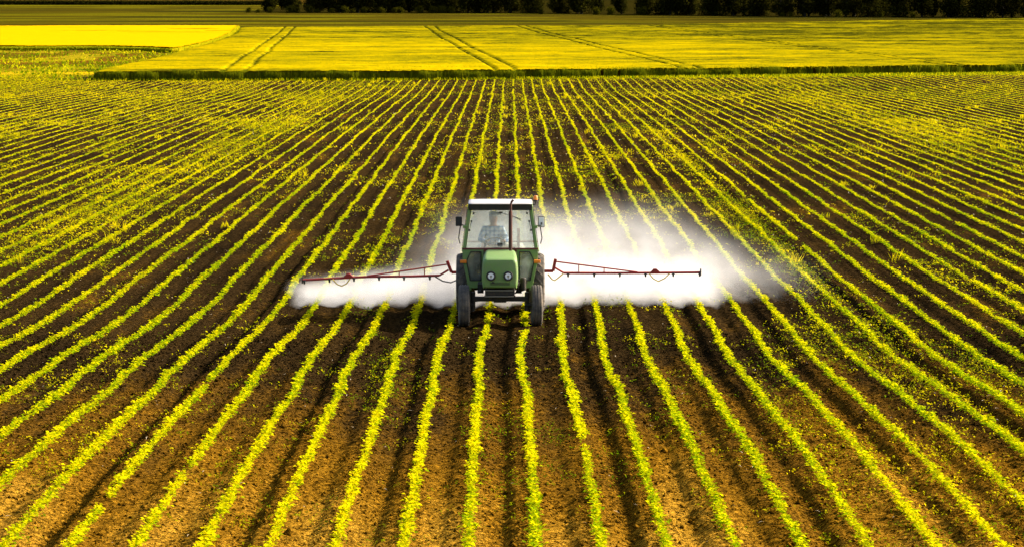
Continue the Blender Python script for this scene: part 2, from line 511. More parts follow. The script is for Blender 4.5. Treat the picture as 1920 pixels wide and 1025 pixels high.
# ------------------------------------------------------------------ wheat and rape fields
def canopy(name, xl, xr, yf, yb, height, mat, cols=None, amp=.08, seed=3, skew=0.0, lines=()):
    """a closed block of standing crop: bumpy top, walls down to the ground.
       xl, xr(Y) side boundaries, yf(x), yb(x) front and back edges; t along depth, s across"""
    s = np.linspace(0, 1, cols)
    if lines:      # finer columns at the wheel lines
        extra = np.concatenate([l + np.linspace(-.0035, .0035, 9) for l in lines])
        s = np.unique(np.concatenate([s, extra]))
    t = np.concatenate([np.linspace(0, .12, 60), .12 + .88 * np.linspace(0, 1, 260)[1:] ** 1.15])
    Sg, Tg = np.meshgrid(s, t)
    return s, t, Sg, Tg

WH = 0.88
def wheat_left(Y): return np.interp(Y, [205, 212, 250, 328, 398, 470, 600], [-33.3, -33.6, -34.4, -38.0, -42.3, -49, -60])
def wheat_right(Y): return 0.2 * Y + 40
def wheat_back(x): return np.interp(x, [-60, -40, 20, 60, 130, 200], [452, 456, 470, 515, 580, 590]) + 9 * (fbm(x / 14, x * 0 + 3, 333, 3) - .5)
lines_x = [(-23.5, -.068), (-21.8, -.068), (-1.45, -.056), (.2, -.056), (14.3, -.052), (16.0, -.052), (38, -.05), (39.7, -.05)]
ys = axis_steps([(206, 235, .16, .30), (235, 600, .5, 2.2)])
xs = axis_steps([(-60, 165, .19, .19)])
WX, WY = np.meshgrid(xs, ys)
SH = -.055 * (WY - 213)
WX = WX + SH * np.clip(1 - np.maximum(WX - 100, 0) / 60, 0, 1)
inside = (WY > edge_y(WX)) & (WX > wheat_left(WY)) & (WY < wheat_back(WX)) & (WX < wheat_right(WY))
top = WH + .10 * (fbm(WX / .35, WY / .5, 91, 3) - .5) + .16 * (fbm(WX / 5, WY / 2.4, 93, 3) - .5)
edge_d = np.minimum(WY - edge_y(WX), WX - wheat_left(WY))
top = top - .25 * np.exp(-np.maximum(edge_d, 0) / .5) * .5
wl = np.zeros_like(top)
for x0, sl in lines_x:
    d = np.abs(WX - (x0 + sl * (WY - 213)) - .6 * (fbm(WY / 25, WY * 0 + x0, 14, 2) - .5))
    wl = np.maximum(wl, np.clip(1.2 - d / .24, 0, 1) * (.55 + .45 * vnoise(WY / 6, WY * 0 + x0, 15)))
top = top - .14 * np.clip(wl * 1.6, 0, 1)
WZ = profile(WY) + top
wnv = .5 + .75 * (fbm(WX / 22, WY / 9, 94, 4) - .5) + .8 * (fbm(WX / 2.2, WY / .9, 95, 2) - .5) - .62 * wl
wnv = wnv + .5 * (fbm(WX / 7, WY / 5, 194, 3) - .5) - .22 * sm(WX + .2 * (WY - 213), 10, 90)
wnv = wnv - .18 * sm(np.hypot((WX + 10) / 60, (WY - 230) / 90), .6, 1.6)
co = np.stack([WX, WY, WZ], -1).reshape(-1, 3)
ny, nx = WX.shape
idx = np.arange(ny * nx).reshape(ny, nx)
fq = np.stack([idx[:-1, :-1], idx[:-1, 1:], idx[1:, 1:], idx[1:, :-1]], -1)
keep = inside[:-1, :-1] & inside[:-1, 1:] & inside[1:, 1:] & inside[1:, :-1]
fq = fq[keep]
def mat_canopy(name, stops, trans=.3):
    m, nt, p, out = nmat(name)
    at = nd(nt, "ShaderNodeAttribute", attribute_name="tint")
    tc = nd(nt, "ShaderNodeTexCoord")
    mp = nd(nt, "ShaderNodeMapping"); mp.inputs["Scale"].default_value = (1, .35, 1)
    nt.links.new(tc.outputs["Object"], mp.inputs[0])
    no = nd(nt, "ShaderNodeTexNoise", i_Scale=4.0, i_Detail=4.0, i_Roughness=.7)
    nt.links.new(mp.outputs[0], no.inputs["Vector"])
    ad = nd(nt, "ShaderNodeMath", operation='MULTIPLY_ADD', i_1=.5)
    nt.links.new(no.outputs[0], ad.inputs[0]); 
    sb = nd(nt, "ShaderNodeMath", operation='SUBTRACT', i_1=.25)
    nt.links.new(at.outputs["Fac"], sb.inputs[0]); nt.links.new(sb.outputs[0], ad.inputs[2])
    rp = ramp(nt, ad.outputs[0], stops)
    nt.links.new(rp.outputs[0], p.inputs["Base Color"])
    p.inputs["Roughness"].default_value = .8
    p.inputs["Specular IOR Level"].default_value = 0.0
    tr = nd(nt, "ShaderNodeBsdfTranslucent"); nt.links.new(rp.outputs[0], tr.inputs[0])
    ms = nd(nt, "ShaderNodeMixShader", i_0=trans)
    nt.links.new(p.outputs[0], ms.inputs[1]); nt.links.new(tr.outputs[0], ms.inputs[2])
    nt.links.new(ms.outputs[0], out.inputs[0])
    return m
M['wheat'] = mat_canopy("wheat_top", [(0.0, (.04, .04, .002)), (.25, (.21, .175, .002)), (.5, (.33, .25, .001)), (.8, (.47, .33, .001)), (1, (.56, .38, .001))], .12)
M['rape'] = mat_canopy("rape_top", [(0.0, (.18, .15, .002)), (.3, (.42, .27, .001)), (.6, (.58, .355, .001)), (1, (.64, .38, .001))], .12)

def blades(px, py, pz, h, w, tint, lean=.25):
    """thin upright pointed blades as triangles-in-quads"""
    n = len(px)
    az = rng.uniform(0, 2 * np.pi, n)
    a = rng.uniform(0, 2 * np.pi, n)
    ln = rng.uniform(0, lean, n) * h
    s = np.stack([np.cos(az), np.sin(az), 0 * az], 1) * (w / 2)[:, None]
    b = np.stack([px, py, pz], 1)
    tip = b + np.stack([np.cos(a) * ln, np.sin(a) * ln, h], 1)
    mid = b * .45 + tip * .55
    v = np.stack([b - s * .6, mid + s, tip, mid - s], 1).reshape(-1, 3)
    return v, np.arange(n * 4).reshape(n, 4), np.repeat(tint, 4)

def join(parts):
    vs, fs, ts = [], [], []; o = 0
    for v, f, t in parts:
        vs.append(v); fs.append(f + o); ts.append(t); o += len(v)
    return np.concatenate(vs), np.concatenate(fs), np.concatenate(ts)

# wheat: top sheet + standing stalks along its open edges and over its near part
n = 70000
x = rng.uniform(-37, 62, n)
y = edge_y(x) + .15 + np.abs(rng.normal(0, .9, n)) * .8 - 1.3 * (fbm(x / 1.7, x * 0, 8, 3) - .4)
ok = x > wheat_left(y) - .3
ok &= ~((np.abs(x - 7.6) < .17) | (np.abs(x - 9.05) < .17) | (np.abs(x - 26.0) < .17) | (np.abs(x - 27.5) < .18))
x, y = x[ok], y[ok]
hb = rng.uniform(.62, 1.06, len(x)) * WH * (0.84 + .34 * fbm(x / .9, y * 0, 12, 3))
b1 = blades(x, y, profile(y) - .05, hb, rng.uniform(.025, .05, len(x)), rng.uniform(0, .55, len(x)), .18)
n = 16000
yy = rng.uniform(210, 455, n); xx = wheat_left(yy) + rng.uniform(-.3, .6, n)
b2_ = blades(xx, yy, profile(yy) - .05, rng.uniform(.7, 1.0, n) * WH, rng.uniform(.04, .08, n), rng.uniform(.2, .9, n), .18)
n = 110000
yy = 213 + (rng.uniform(0, 1, n) ** 1.6) * 90; xx = rng.uniform(-1, 1, n) * (.2 * yy + 6)
inl = np.zeros(n)
for x0, sl in lines_x: inl = np.maximum(inl, np.abs(xx - (x0 + sl * (yy - 213))) < .32)
ok = (yy > edge_y(xx)) & (xx > wheat_left(yy)) & (inl < .5)
xx, yy = xx[ok], yy[ok]; n = len(xx)
b3_ = blades(xx, yy, profile(yy) + WH * .62, rng.uniform(.20, .42, n), rng.uniform(.04, .09, n), rng.uniform(.55, 1.25, n), .5)
wv_, wf_, wt_ = join([(co, fq, np.clip(wnv, 0, 1).ravel())])
wheat = np_mesh("wheat_field", co, fq, M['wheat'], attrs={"tint": ('FLOAT', np.clip(wnv, 0, 1))}, smooth=False)
tag(wheat, "tall yellow green wheat standing behind the hoed rows, crossed by wheel lines", "wheat", kind="stuff")
v, f, t = join([b1, b2_, b3_])
wb = np_mesh("wheat_stalks", v, f, M['wheat_blade'], parent=wheat, attrs={"tint": ('FLOAT', t)})
tag(wb, kind="stuff")

# flowering rape further back on the left
RH = .62
ys = axis_steps([(300, 500, .6, 1.4)]); xs = axis_steps([(-140, -38, .35, .35)])
RX, RY = np.meshgrid(xs, ys)
def rape_front(x): return np.interp(x, [-140, -60, -52, -44, -40], [312, 316, 318, 312, 304])
def rape_right(Y): return np.interp(Y, [300, 330, 380, 430, 480], [-39.6, -40.0, -42.6, -46.5, -51])
ins = (RY > rape_front(RX)) & (RX < rape_right(RY)) & (RY < 486 + (RX + 60) * .1)
gap = sm(fbm(RX / 14, RY / 7, 97, 3), .57, .62) * sm(RY, 400, 450)
RT = RH + .10 * (fbm(RX / .6, RY / .8, 98, 2) - .5) + .15 * (fbm(RX / 9, RY / 6, 99, 2) - .5) - .2 * gap
co = np.stack([RX, RY, profile(RY) + RT], -1).reshape(-1, 3)
ny, nx = RX.shape; idx = np.arange(ny * nx).reshape(ny, nx)
fq = np.stack([idx[:-1, :-1], idx[:-1, 1:], idx[1:, 1:], idx[1:, :-1]], -1)
fq = fq[ins[:-1, :-1] & ins[:-1, 1:] & ins[1:, 1:] & ins[1:, :-1]]
tn = np.clip(.75 + .3 * (fbm(RX / 3, RY / 2, 96, 2) - .5) - .8 * gap, 0, 1)
rape = np_mesh("rapeseed_field", co, fq, M['rape'], attrs={"tint": ('FLOAT', tn)})
tag(rape, "bright yellow flowering field at the far left behind a dark green edge", "rapeseed", kind="stuff")
n = 60000
x = rng.uniform(-100, -40, n); y = rape_front(x) + np.abs(rng.normal(0, 1.0, n)) - .3
q1 = blades(x, y, profile(y) - .05, rng.uniform(.6, .95, n) * RH, rng.uniform(.05, .12, n), rng.uniform(0, .25, n), .3)
n = 12000
y = rng.uniform(304, 480, n); x = rape_right(y) + rng.uniform(-.6, .5, n)
q2 = blades(x, y, profile(y) - .05, rng.uniform(.7, 1.1, n) * RH, rng.uniform(.06, .14, n), rng.uniform(.1, .8, n), .3)
v, f, t = join([q1, q2])
tag(np_mesh("rapeseed_stalks", v, f, M['rape_bloom'], parent=rape, attrs={"tint": ('FLOAT', t)}), kind="stuff")

# ------------------------------------------------------------------ the seedling rows, each row its own thing
ORD = ["", "first", "second", "third", "fourth", "fifth", "sixth", "seventh", "eighth", "ninth", "tenth", "eleventh", "twelfth", "thirteenth",
       "fourteenth", "fifteenth", "sixteenth", "seventeenth", "eighteenth", "nineteenth"]
TEN = {20: ("twentieth", "twenty"), 30: ("thirtieth", "thirty"), 40: ("fortieth", "forty"), 50: ("fiftieth", "fifty"), 60: ("sixtieth", "sixty")}
def ordinal(k):
    if k < 20: return ORD[k]
    t = k // 10 * 10
    return TEN[t][0] if k == t else TEN[t][1] + "-" + ORD[k - t]

def weediness(x, Y):
    """0..1 cover of weeds between the rows"""
    w = .02 + .55 * sm(fbm(x / 1.1, Y / 7.0, 201, 3), .52, .72) * sm(fbm(x / 6, Y / 30, 205, 2), .35, .6)
    w = w + 1.3 * np.exp(-((x + 12.4 - .4 * np.sin(Y / 17)) / 1.25) ** 2) * sm(Y, 60, 80) * (.45 + .9 * sm(fbm(x / 3, Y / 9, 212, 2), .3, .6))
    w = w + 1.1 * np.exp(-((x - 7.1) / .40) ** 2) * sm(Y, 50, 60) * sm(-Y, -140, -110)
    w = w + .95 * np.exp(-((x - 20.5) / 2.0) ** 2) * sm(Y, 95, 120)
    w = w + .7 * sm(fbm(x / 3, Y / 8, 206, 3), .54, .62) * sm(-x, 11, 17) * sm(Y, 75, 110)
    w = w + .5 * sm(fbm(x / 5, Y / 14, 207, 3), .52, .62) * sm(Y, 150, 190)
    w = w + .35 * sm(fbm(x / 5, Y / 14, 208, 3), .48, .62) * sm(Y, 120, 150)
    w = w + 1.0 * sm(Y - edge_y(x), -8, -1) * sm(x, 0, 22)
    w = w + 1.0 * sm(-x, 30, 38) * sm(Y, 175, 195)
    w = w * np.interp(Y, [24, 33, 42, 80], [.40, .75, 1.4, 1])
    w = w + .25 * sm(fbm(x / .8, Y / 3, 209, 2), .62, .75)
    return np.clip(w, 0, 1.2)

GRP = "seedling rows running across the field"
rowmin, rowmax = -58, 58
for i in range(rowmin, rowmax + 1):
    X0 = ROW0 + S * i
    y0 = max(24.5, (abs(X0) - 2.2) / .2)
    y1 = float(edge_y(np.array(X0))) - .6
    if X0 < -36: y1 = min(y1, 205)
    if y1 - y0 < 3: continue
    # density falls, leaf size grows a little with distance
    Ys = np.array([24, 45, 70, 110, 215.])
    dens = np.array([185, 165, 100, 56, 34.])
    seg = np.arange(y0, y1, .5)
    nseg = rng.poisson(np.interp(seg, Ys, dens) * .5 * (.75 + .5 * vnoise(seg / 1.5, seg * 0 + i * 9.1, 71)))
    Y = np.repeat(seg, nseg) + rng.uniform(0, .5, nseg.sum())
    # bunch leaves on plants
    sp = np.interp(Y, Ys, [.17, .17, .2, .25, .4])
    pl = np.round(Y / sp)
    yp = pl * sp
    Y = yp + rng.normal(0, 1, len(Y)) * .24 * sp
    gapn = vnoise(Y / 2.2, Y * 0 + i * 5.3, 72)
    weedc = weediness(np.full_like(Y, X0), Y)
    keepm = (gapn > .07) & (rng.uniform(0, 1, len(Y)) > .45 * np.clip(weedc - .6, 0, 1) * (Y > 100))
    Y = Y[keepm]; pl = pl[keepm]
    vig = .60 + .42 * vnoise(pl * .37, pl * 0 + i * 2.3, 73) + .42 * vnoise(pl * 1.0, pl * 0 + i * 1.3 + .5, 78)
    big = np.interp(Y, Ys, [1, 1.0, 1.05, 1.05, 1.0])
    own = .045 * (vnoise(Y / 3.1, Y * 0 + i * 7.9, 74) - .5) + .03 * (vnoise(pl * 1.0, pl * 0 + i, 75) - .5)
    hw = .031 * vig * np.interp(Y, Ys, [.95, .86, .76, .58, .42])
    X = X0 + wiggle(Y) + own + rng.normal(0, 1, len(Y)) * hw
    Hh = rng.uniform(.005, .10, len(Y)) * vig * np.interp(Y, Ys, [1, .95, .65, .40, .2])
    Z = ground(X, Y) * 0 + profile(Y) + .01 + Hh
    L = rng.uniform(.034, .070, len(Y)) * vig * big
    W = L * rng.uniform(.55, .8, len(Y))
    az = rng.uniform(0, 2 * np.pi, len(Y)); tl = rng.uniform(-.2, .9, len(Y)) * np.interp(Y, Ys, [1, 1, .8, .5, .35])
    tint = np.clip(np.interp(Y, [25, 60, 120, 200], [.36, .42, .66, .85]) + .24 * rng.normal(0, 1, len(Y)) + .5 * (vnoise(Y / 6, Y * 0 + i * .31, 76) - .5) + .3 * (vnoise(pl * 1.0, pl * 0 + i * 3.3, 79) - .5) + (Hh - .05) * 4.5, 0, 1)
    v, f, t = leaves(np.stack([X, Y, Z], 1), L, W, az, tl, tint)
    o = np_mesh("seedling_row", v, f, M['crop'], attrs={"tint": ('FLOAT', t)})
    if i == -1: lab = "green seedling row under the tractor, left of the two between its wheels"
    elif i == 0: lab = "green seedling row under the tractor, right of the two between its wheels"
    elif i < 0: lab = "bright green seedling row, %s to the left of the green tractor" % ordinal(-1 - i)
    else: lab = "bright green seedling row, %s to the right of the green tractor" % ordinal(i)
    tag(o, lab, "crop row", GRP)

# ------------------------------------------------------------------ weeds between the rows (nobody could count them)
parts = []
def sample_area(n, ya, yb, margin=2.5):
    y = np.sqrt(rng.uniform(ya ** 2, yb ** 2, n)); x = rng.uniform(-1, 1, n) * (.2 * y + margin)
    return x, y
for ya, yb, nc, lp, Ls, spread in ((24.5, 50, 21000, 8, .036, .06), (50, 85, 34000, 7, .050, .09), (85, 140, 42000, 6, .070, .15), (140, 228, 50000, 5, .075, .22)):
    x, y = sample_area(nc, ya, yb)
    w = weediness(x, y)
    k = (rng.uniform(0, 1, nc) < w * .9) & ((y < edge_y(x) - .2) | (x < -36))
    x, y = x[k], y[k]
    # not inside wheel ruts under the tractor
    n = len(x)
    X = np.repeat(x, lp) + rng.normal(0, spread, n * lp); Y = np.repeat(y, lp) + rng.normal(0, spread, n * lp)
    vig = np.repeat(rng.uniform(.5, 1.5, n), lp)
    L = Ls * rng.uniform(.6, 1.5, n * lp) * vig; W = L * rng.uniform(.25, .6, n * lp)
    Z = ground(X, Y) + rng.uniform(0, .06, n * lp) * vig * (.6 if ya > 80 else 1)
    tint = np.clip(np.repeat(.22 + 1.0 * (fbm(x / 7, y / 12, 230, 2) - .45) + .28 * rng.normal(0, 1, n) + .3 * sm(-x, 8, 16) + .22 * sm(y, 70, 130), lp) + .1 * rng.normal(0, 1, n * lp), 0, 1)
    parts.append(leaves(np.stack([X, Y, Z], 1), L, W, rng.uniform(0, 6.3, n * lp), rng.uniform(-.1, 1.2, n * lp), tint))
# tufts of longer grass
nc = 900
x, y = sample_area(nc, 62, 215)
k = rng.uniform(0, 1, nc) < .10 + .8 * np.clip(weediness(x, y), 0, 1)
x, y = x[k], y[k]; n = len(x); lp = 16
X = np.repeat(x, lp) + rng.normal(0, .07, n * lp); Y = np.repeat(y, lp) + rng.normal(0, .07, n * lp)
parts.append(blades(X, Y, ground(X, Y), np.repeat(rng.uniform(.12, .32, n), lp) * rng.uniform(.6, 1.1, n * lp),
                    np.full(n * lp, .014) * np.interp(Y, [30, 200], [1, 3.5]), np.clip(np.repeat(rng.uniform(.3, .9, n), lp), 0, 1), .7))
# rough growth on the fallow strip left of the wheat
n = 6000
y = rng.uniform(210, 316, n); x = -33 - rng.uniform(0, 1, n) * (.2 * y - 24)
k = (rng.uniform(0, 1, n) < .25 + .9 * sm(fbm(x / 4, y / 6, 301, 3), .45, .6)) & (x < wheat_left(y) - .5)
x, y = x[k], y[k]; n = len(x)
parts.append(blades(x, y, profile(y) - .02, rng.uniform(.08, .34, n), rng.uniform(.10, .30, n), np.clip(.02 + .8 * (fbm(x / 9, y / 9, 302, 2) - .3) + .2 * rng.normal(0, 1, n), 0, 1), .9))
# grass along the foot of the wheat
n = 16000
x = rng.uniform(-38, 60, n); k = rng.uniform(0, 1, n) < .25 + .75 * sm(x, 2, 22)
x = x[k]; n = len(x)
y = edge_y(x) - .1 - np.abs(rng.normal(0, .9, n)) * (.4 + 1.6 * sm(x, 0, 25))
parts.append(blades(x, y, profile(y) - .02, rng.uniform(.06, .30, n), rng.uniform(.04, .10, n), np.clip(rng.normal(.3, .25, n), 0, 1), .6))
v, f, t = join(parts)
print("weed quads", len(f))
tag(np_mesh("weeds", v, f, M['weed'], attrs={"tint": ('FLOAT', t)}), "small green and yellow weeds scattered between the seedling rows", "weeds", kind="stuff")

# dry straw and pale stalk bits on the soil
nc = 2600
x, y = sample_area(nc, 25, 150); z = ground(x, y) + .012
az = rng.uniform(0, 6.3, nc)
L = rng.uniform(.03, .13, nc) * np.interp(y, [25, 150], [.8, 1.5]); W = rng.uniform(.006, .012, nc) * np.interp(y, [25, 150], [1, 3])
v, f, t = leaves(np.stack([x, y, z], 1), L, W, az, rng.uniform(-.1, .5, nc), rng.uniform(0, 1, nc), 0.05)
tag(np_mesh("straw_litter", v, f, M['straw'], attrs={"tint": ('FLOAT', t)}), "pale dry straw bits lying on the dark soil", "straw", kind="stuff")

# loose clods on the near soil
nc = 80000
x, y = sample_area(nc, 24.5, 50, 1.5)
u = np.mod((x - ROW0 - wiggle(y)) / S, 1)
k = (u > .1) & (u < .93); x, y = x[k], y[k]; nc = len(x)
r = rng.gamma(1.5, .0055, nc) + .004
base = np.array([[1, 0, 0], [0, 1, 0], [-1, 0, 0], [0, -1, 0], [0, 0, .8], [0, 0, -.6]], float)
fc = np.array([[0, 1, 4], [1, 2, 4], [2, 3, 4], [3, 0, 4], [1, 0, 5], [2, 1, 5], [3, 2, 5], [0, 3, 5]])
th = rng.uniform(0, 6.3, nc); cs, sn = np.cos(th)[:, None], np.sin(th)[:, None]
B = base[None] * r[:, None, None] * rng.uniform(.6, 1.35, (nc, 6, 3))
V = np.stack([B[..., 0] * cs - B[..., 1] * sn + x[:, None], B[..., 0] * sn + B[..., 1] * cs + y[:, None], B[..., 2] + (ground(x, y) + r * .3)[:, None]], -1).reshape(-1, 3)
F = (fc[None] + np.arange(nc)[:, None, None] * 6).reshape(-1, 3)
zz = np.zeros(len(V))
cl = np_mesh("soil_clods", V, F, ground_m, attrs={"veg": ('FLOAT', zz), "track": ('FLOAT', zz)})
tag(cl, "loose brown soil clods lying between the nearest rows", "soil clods", kind="stuff")

# ------------------------------------------------------------------ far trees, shrubs and hedge
def tree_mesh(seed, h, w, nleaf, lsize):
    r_ = np.random.default_rng(seed)
    nb = 16
    cz = r_.uniform(.08, .88, nb) * h
    rad = w * .5 * np.sqrt(np.clip(1 - ((cz / h - .5) / .55) ** 2, .05, 1)) * .75
    a = r_.uniform(0, 6.3, nb); rr = r_.uniform(0, 1, nb) * rad
    c = np.stack([np.cos(a) * rr, np.sin(a) * rr, cz], 1)
    br = r_.uniform(.14, .30, nb) * w
    k = r_.integers(0, nb, nleaf)
    d = r_.normal(0, 1, (nleaf, 3)); d /= np.linalg.norm(d, axis=1)[:, None]
    P = c[k] + d * (br[k] * r_.uniform(.55, 1.1, nleaf))[:, None]
    P[:, 2] = np.maximum(P[:, 2], .25)
    tint = np.clip(r_.uniform(0, 1, nb)[k] * .7 + r_.uniform(0, .3, nleaf), 0, 1)
    L = r_.uniform(.6, 1.3, nleaf) * lsize
    return leaves(P, L, L * .7, r_.uniform(0, 6.3, nleaf), r_.uniform(-1, 1, nleaf), tint)
def make_tree(name, seed, h, w, nleaf, lsize, mat, trunk=True):
    root = empty(name, (0, 0, 0))
    v, f, t = tree_mesh(seed, h, w, nleaf, lsize)
    np_mesh("crown" if trunk else "foliage", v, f, mat, parent=root, attrs={"tint": ('FLOAT', t)})
    if trunk:
        r_ = random.Random(seed)
        mb = MB()
        mb.tube([(0, 0, -.4), (.1, 0, h * .3), (0, .1, h * .62)], [w * .045, w * .032, w * .015], 8)
        for k in range(5):
            a = r_.uniform(0, 6.3); z = h * r_.uniform(.25, .5)
            mb.tube([(0, 0, z), (math.cos(a) * w * .18, math.sin(a) * w * .18, z + h * .12), (math.cos(a) * w * .32, math.sin(a) * w * .32, z + h * .3)], [w * .02, w * .013, w * .006], 6)
        mb.build("trunk", M['bark'], root)
    else:
        mb = MB()
        for k in range(5):
            a = k * 1.26
            mb.tube([(0, 0, -.2), (math.cos(a) * w * .2, math.sin(a) * w * .2, h * .5)], [.04, .02], 5)
        mb.build("stem", M['bark'], root)
    return root
def copy_thing(o, loc, rz, sc):
    c = o.copy(); C.objects.link(c); c.location = loc; c.rotation_euler = (0, 0, rz); c.scale = (sc, sc, sc)
    for ch in o.children:
        d = ch.copy(); C.objects.link(d); d.parent = c
    return c
rnd = random.Random(5)
protos = [make_tree("tree", 301 + k, (8.5, 11, 9.5)[k], (7.5, 8.5, 6.5)[k], 3600, .55, M['tree_leaf']) for k in range(3)]
labs = ["dark broad leafy tree in the shaded belt behind the fields", "dark tall leafy tree in the shaded belt behind the fields", "dark narrow leafy tree in the shaded belt behind the fields"]
used = [False] * 3
def treeline(x): return np.interp(x, [-80, 0, 60, 160], [705, 690, 640, 600])
xx = -66.0
nfront = 0
for row in range(2):
    xx = (-66.0, -61, -70)[row]
    while xx < 150:
        if not (row == 0 and 22 < xx < 32) :
            k = rnd.randrange(3)
            Y = float(treeline(xx)) + row * 9 + rnd.uniform(-2.5, 2.5)
            loc = (xx, Y, float(profile(Y)) - .1); sc = rnd.uniform(.75, 1.2)
            if not used[k]:
                o = protos[k]; o.location = loc; o.rotation_euler = (0, 0, rnd.uniform(0, 6.3)); o.scale = (sc,) * 3; used[k] = True
            else:
                o = copy_thing(protos[k], loc, rnd.uniform(0, 6.3), sc)
            if row == 0:
                nfront += 1
                tag(o, "dark %s leafy tree, %s from the left in the front line of far trees" % (("broad", "tall", "narrow")[k], ordinal(nfront)), "tree", "dark trees along the far edge of the fields")
            else:
                tag(o, "dark leafy tree half hidden behind the front line of far trees", "tree", "dark trees along the far edge of the fields")
        xx += rnd.uniform(4.6, 6.8)
sh = make_tree("shrub", 401, 2.0, 2.8, 1300, .28, M['bush_leaf'], trunk=False)
first = True
shx = sorted([-70 + k * 3.2 + rnd.uniform(-1.4, 1.4) for k in range(18)] + [rnd.uniform(0, 120) for k in range(10)])
for k, xx in enumerate(shx):
    Y = float(treeline(xx)) - 7 - rnd.uniform(0, 3)
    loc = (xx, Y, float(profile(Y)) - .1); sc = rnd.uniform(.5, 1.0)
    if first: o = sh; o.location = loc; o.scale = (sc,) * 3; first = False
    else: o = copy_thing(sh, loc, rnd.uniform(0, 6.3), sc)
    tag(o, "low dull olive shrub before the dark tree belt, %s shrub from the left" % ordinal(k + 1), "shrub", "low shrubs in front of the dark trees")
# low dark hedge far left
n = 26000
x = rng.uniform(-230, -70, n); y = 868 + rng.normal(0, 1.2, n) + 6 * np.sin(x / 40)
v, f, t = leaves(np.stack([x, y, profile(y) + rng.uniform(0, 1.25, n)], 1), rng.uniform(.4, .8, n), rng.uniform(.3, .5, n), rng.uniform(0, 6.3, n), rng.uniform(-.5, 1, n), rng.uniform(0, .6, n))
tag(np_mesh("hedge", v, f, M['tree_leaf'], attrs={"tint": ('FLOAT', t)}), "long low dark hedge on the horizon, left of the tree belt", "hedge")

# ------------------------------------------------------------------ the tractor (x right, -y towards the camera, origin under the front axle)
TX, TY = -.211, 51.54
T = empty("tractor", (TX, TY, 0), "green farm tractor with white cab roof driving over the seedling rows", "tractor")

def ring_yz(y, hw, z0, z1, bulge, r, n=6):
    """rounded hood section; bulge widens the middle"""
    pts = []
    def w(z):
        t = (z - z0) / (z1 - z0)
        return hw * (1 + bulge * (1 - (2 * t - .9) ** 2) )
    # bottom right up to top right corner, across, down left
    zs = [z0 + (z1 - r - z0) * k / 6 for k in range(7)]
    right = [(w(z), z) for z in zs]
    wr = w(z1 - r)
    arc = [(wr - r + r * math.cos(a), z1 - r + r * math.sin(a)) for a in [k * math.pi / 2 / n for k in range(1, n + 1)]]
    half = right + arc
    full = half + [(-x, z) for x, z in reversed(half)]
    return [(x, y, z) for x, z in full]
# hood
mb = MB()
secs = []
for y, sc, z0, z1 in ((-.43, .86, .85, 1.335), (-.42, .93, .825, 1.372), (-.385, .985, .805, 1.392), (-.33, 1.0, .80, 1.40), (.3, 1.0, .80, 1.405), (.9, .97, .80, 1.405), (1.42, .93, .82, 1.40)):
    secs.append(ring_yz(y, .335 * sc, z0, z1, .09, .085))
mb.loft(secs)
hood = mb.build("hood", M['green'], T, smooth=True)
# sunk front panel edge lines and louvres on the flanks
mb = MB()
for s in (-1, 1):
    for k in range(6):
        mb.box(s * .362 - .004, s * .362 + .004, -.26 + k * .22, -.26 + k * .22 + .13, 1.20, 1.235)
        mb.box(s * .366 - .004, s * .366 + .004, -.26 + k * .22, -.26 + k * .22 + .13, 1.13, 1.165)
mb.build("louvre", M['black'], hood)
mb = MB()
for k in range(5):
    mb.box(-.20, .20, -.437, -.428, .868 + k * .012, .872 + k * .012)
mb.build("grille", M['black'], hood)
for s in (-1, 1):
    cx, cz = s * .173 - .006, 1.055
    mb = MB(); mb.lathe([(-.47, .062), (-.478, .085), (-.47, .097), (-.42, .097), (-.42, .062)], 32, (cx, 0, cz), 'Y')
    hl = mb.build("headlight", M['black'], hood, smooth=True)
    mb = MB(); mb.lathe([(-.445, .0005), (-.448, .03), (-.46, .066), (-.468, .078)], 32, (cx, 0, cz), 'Y', closed=False)
    mb.build("reflector", M['lens'], hl, smooth=True)
    mb = MB(); mb.lathe([(-.475, .004), (-.478, .018), (-.46, .022), (-.45, .022)], 16, (cx, 0, cz - .004), 'Y', closed=False)
    mb.box(cx - .006, cx + .006, -.472, -.46, cz - .06, cz)
    mb.build("bulb_holder", M['rim'], hl, smooth=True)
mb = MB(); mb.prism([(-.18, .905), (-.11, .905), (-.105, .925), (-.135, .935), (-.14, .95), (-.155, .93)], -.445, -.43)
mb.build("badge", M['black'], hood)

# engine, frame, front support
mb = MB()
mb.box(-.22, .22, .05, 1.5, .52, .85)
mb.box(-.16, .16, 1.5, 2.3, .45, .9)
mb.lathe([(0, .07), (0, .16), (1.2, .16), (1.2, .07)], 16, (-.6, 2.22, .625), 'X')
mb.build("engine", M['engine'], T, bevel=.02)
mb = MB()
mb.box(-.30, .30, -.36, .02, .655, .765)
mb.box(-.315, .315, -.375, -.33, .615, .655)
fs = mb.build("front_support", M['engine'], T, bevel=.008)
mb = MB(); mb.box(-.29, .27, -.385, -.362, .748, .762); mb.box(-.31, .28, -.392, -.377, .628, .640)
mb.build("trim_strip", M['rim'], fs)
mb = MB()
mb.hexa([(-.56, -.07, .50), (.56, -.07, .50), (.56, .07, .50), (-.56, .07, .50), (-.56, -.07, .59), (.56, -.07, .59), (.56, .07, .59), (-.56, .07, .59)])
mb.box(-.13, .13, -.1, .1, .48, .64)
for s in (-1, 1):
    mb.lathe([(-.16, .045), (.22, .045)], 14, (s * .545, 0, .46), 'Z', closed=False)
    mb.lathe([(-.12 if s > 0 else -.02, .05), (.02 if s > 0 else .12, .05)], 14, (s * .62, 0, .42), 'X', closed=False)
    mb.tube([(s * .2, .14, .52), (s * .52, .16, .48)], .018, 8)
mb.build("front_axle", M['engine'], T, bevel=.006)
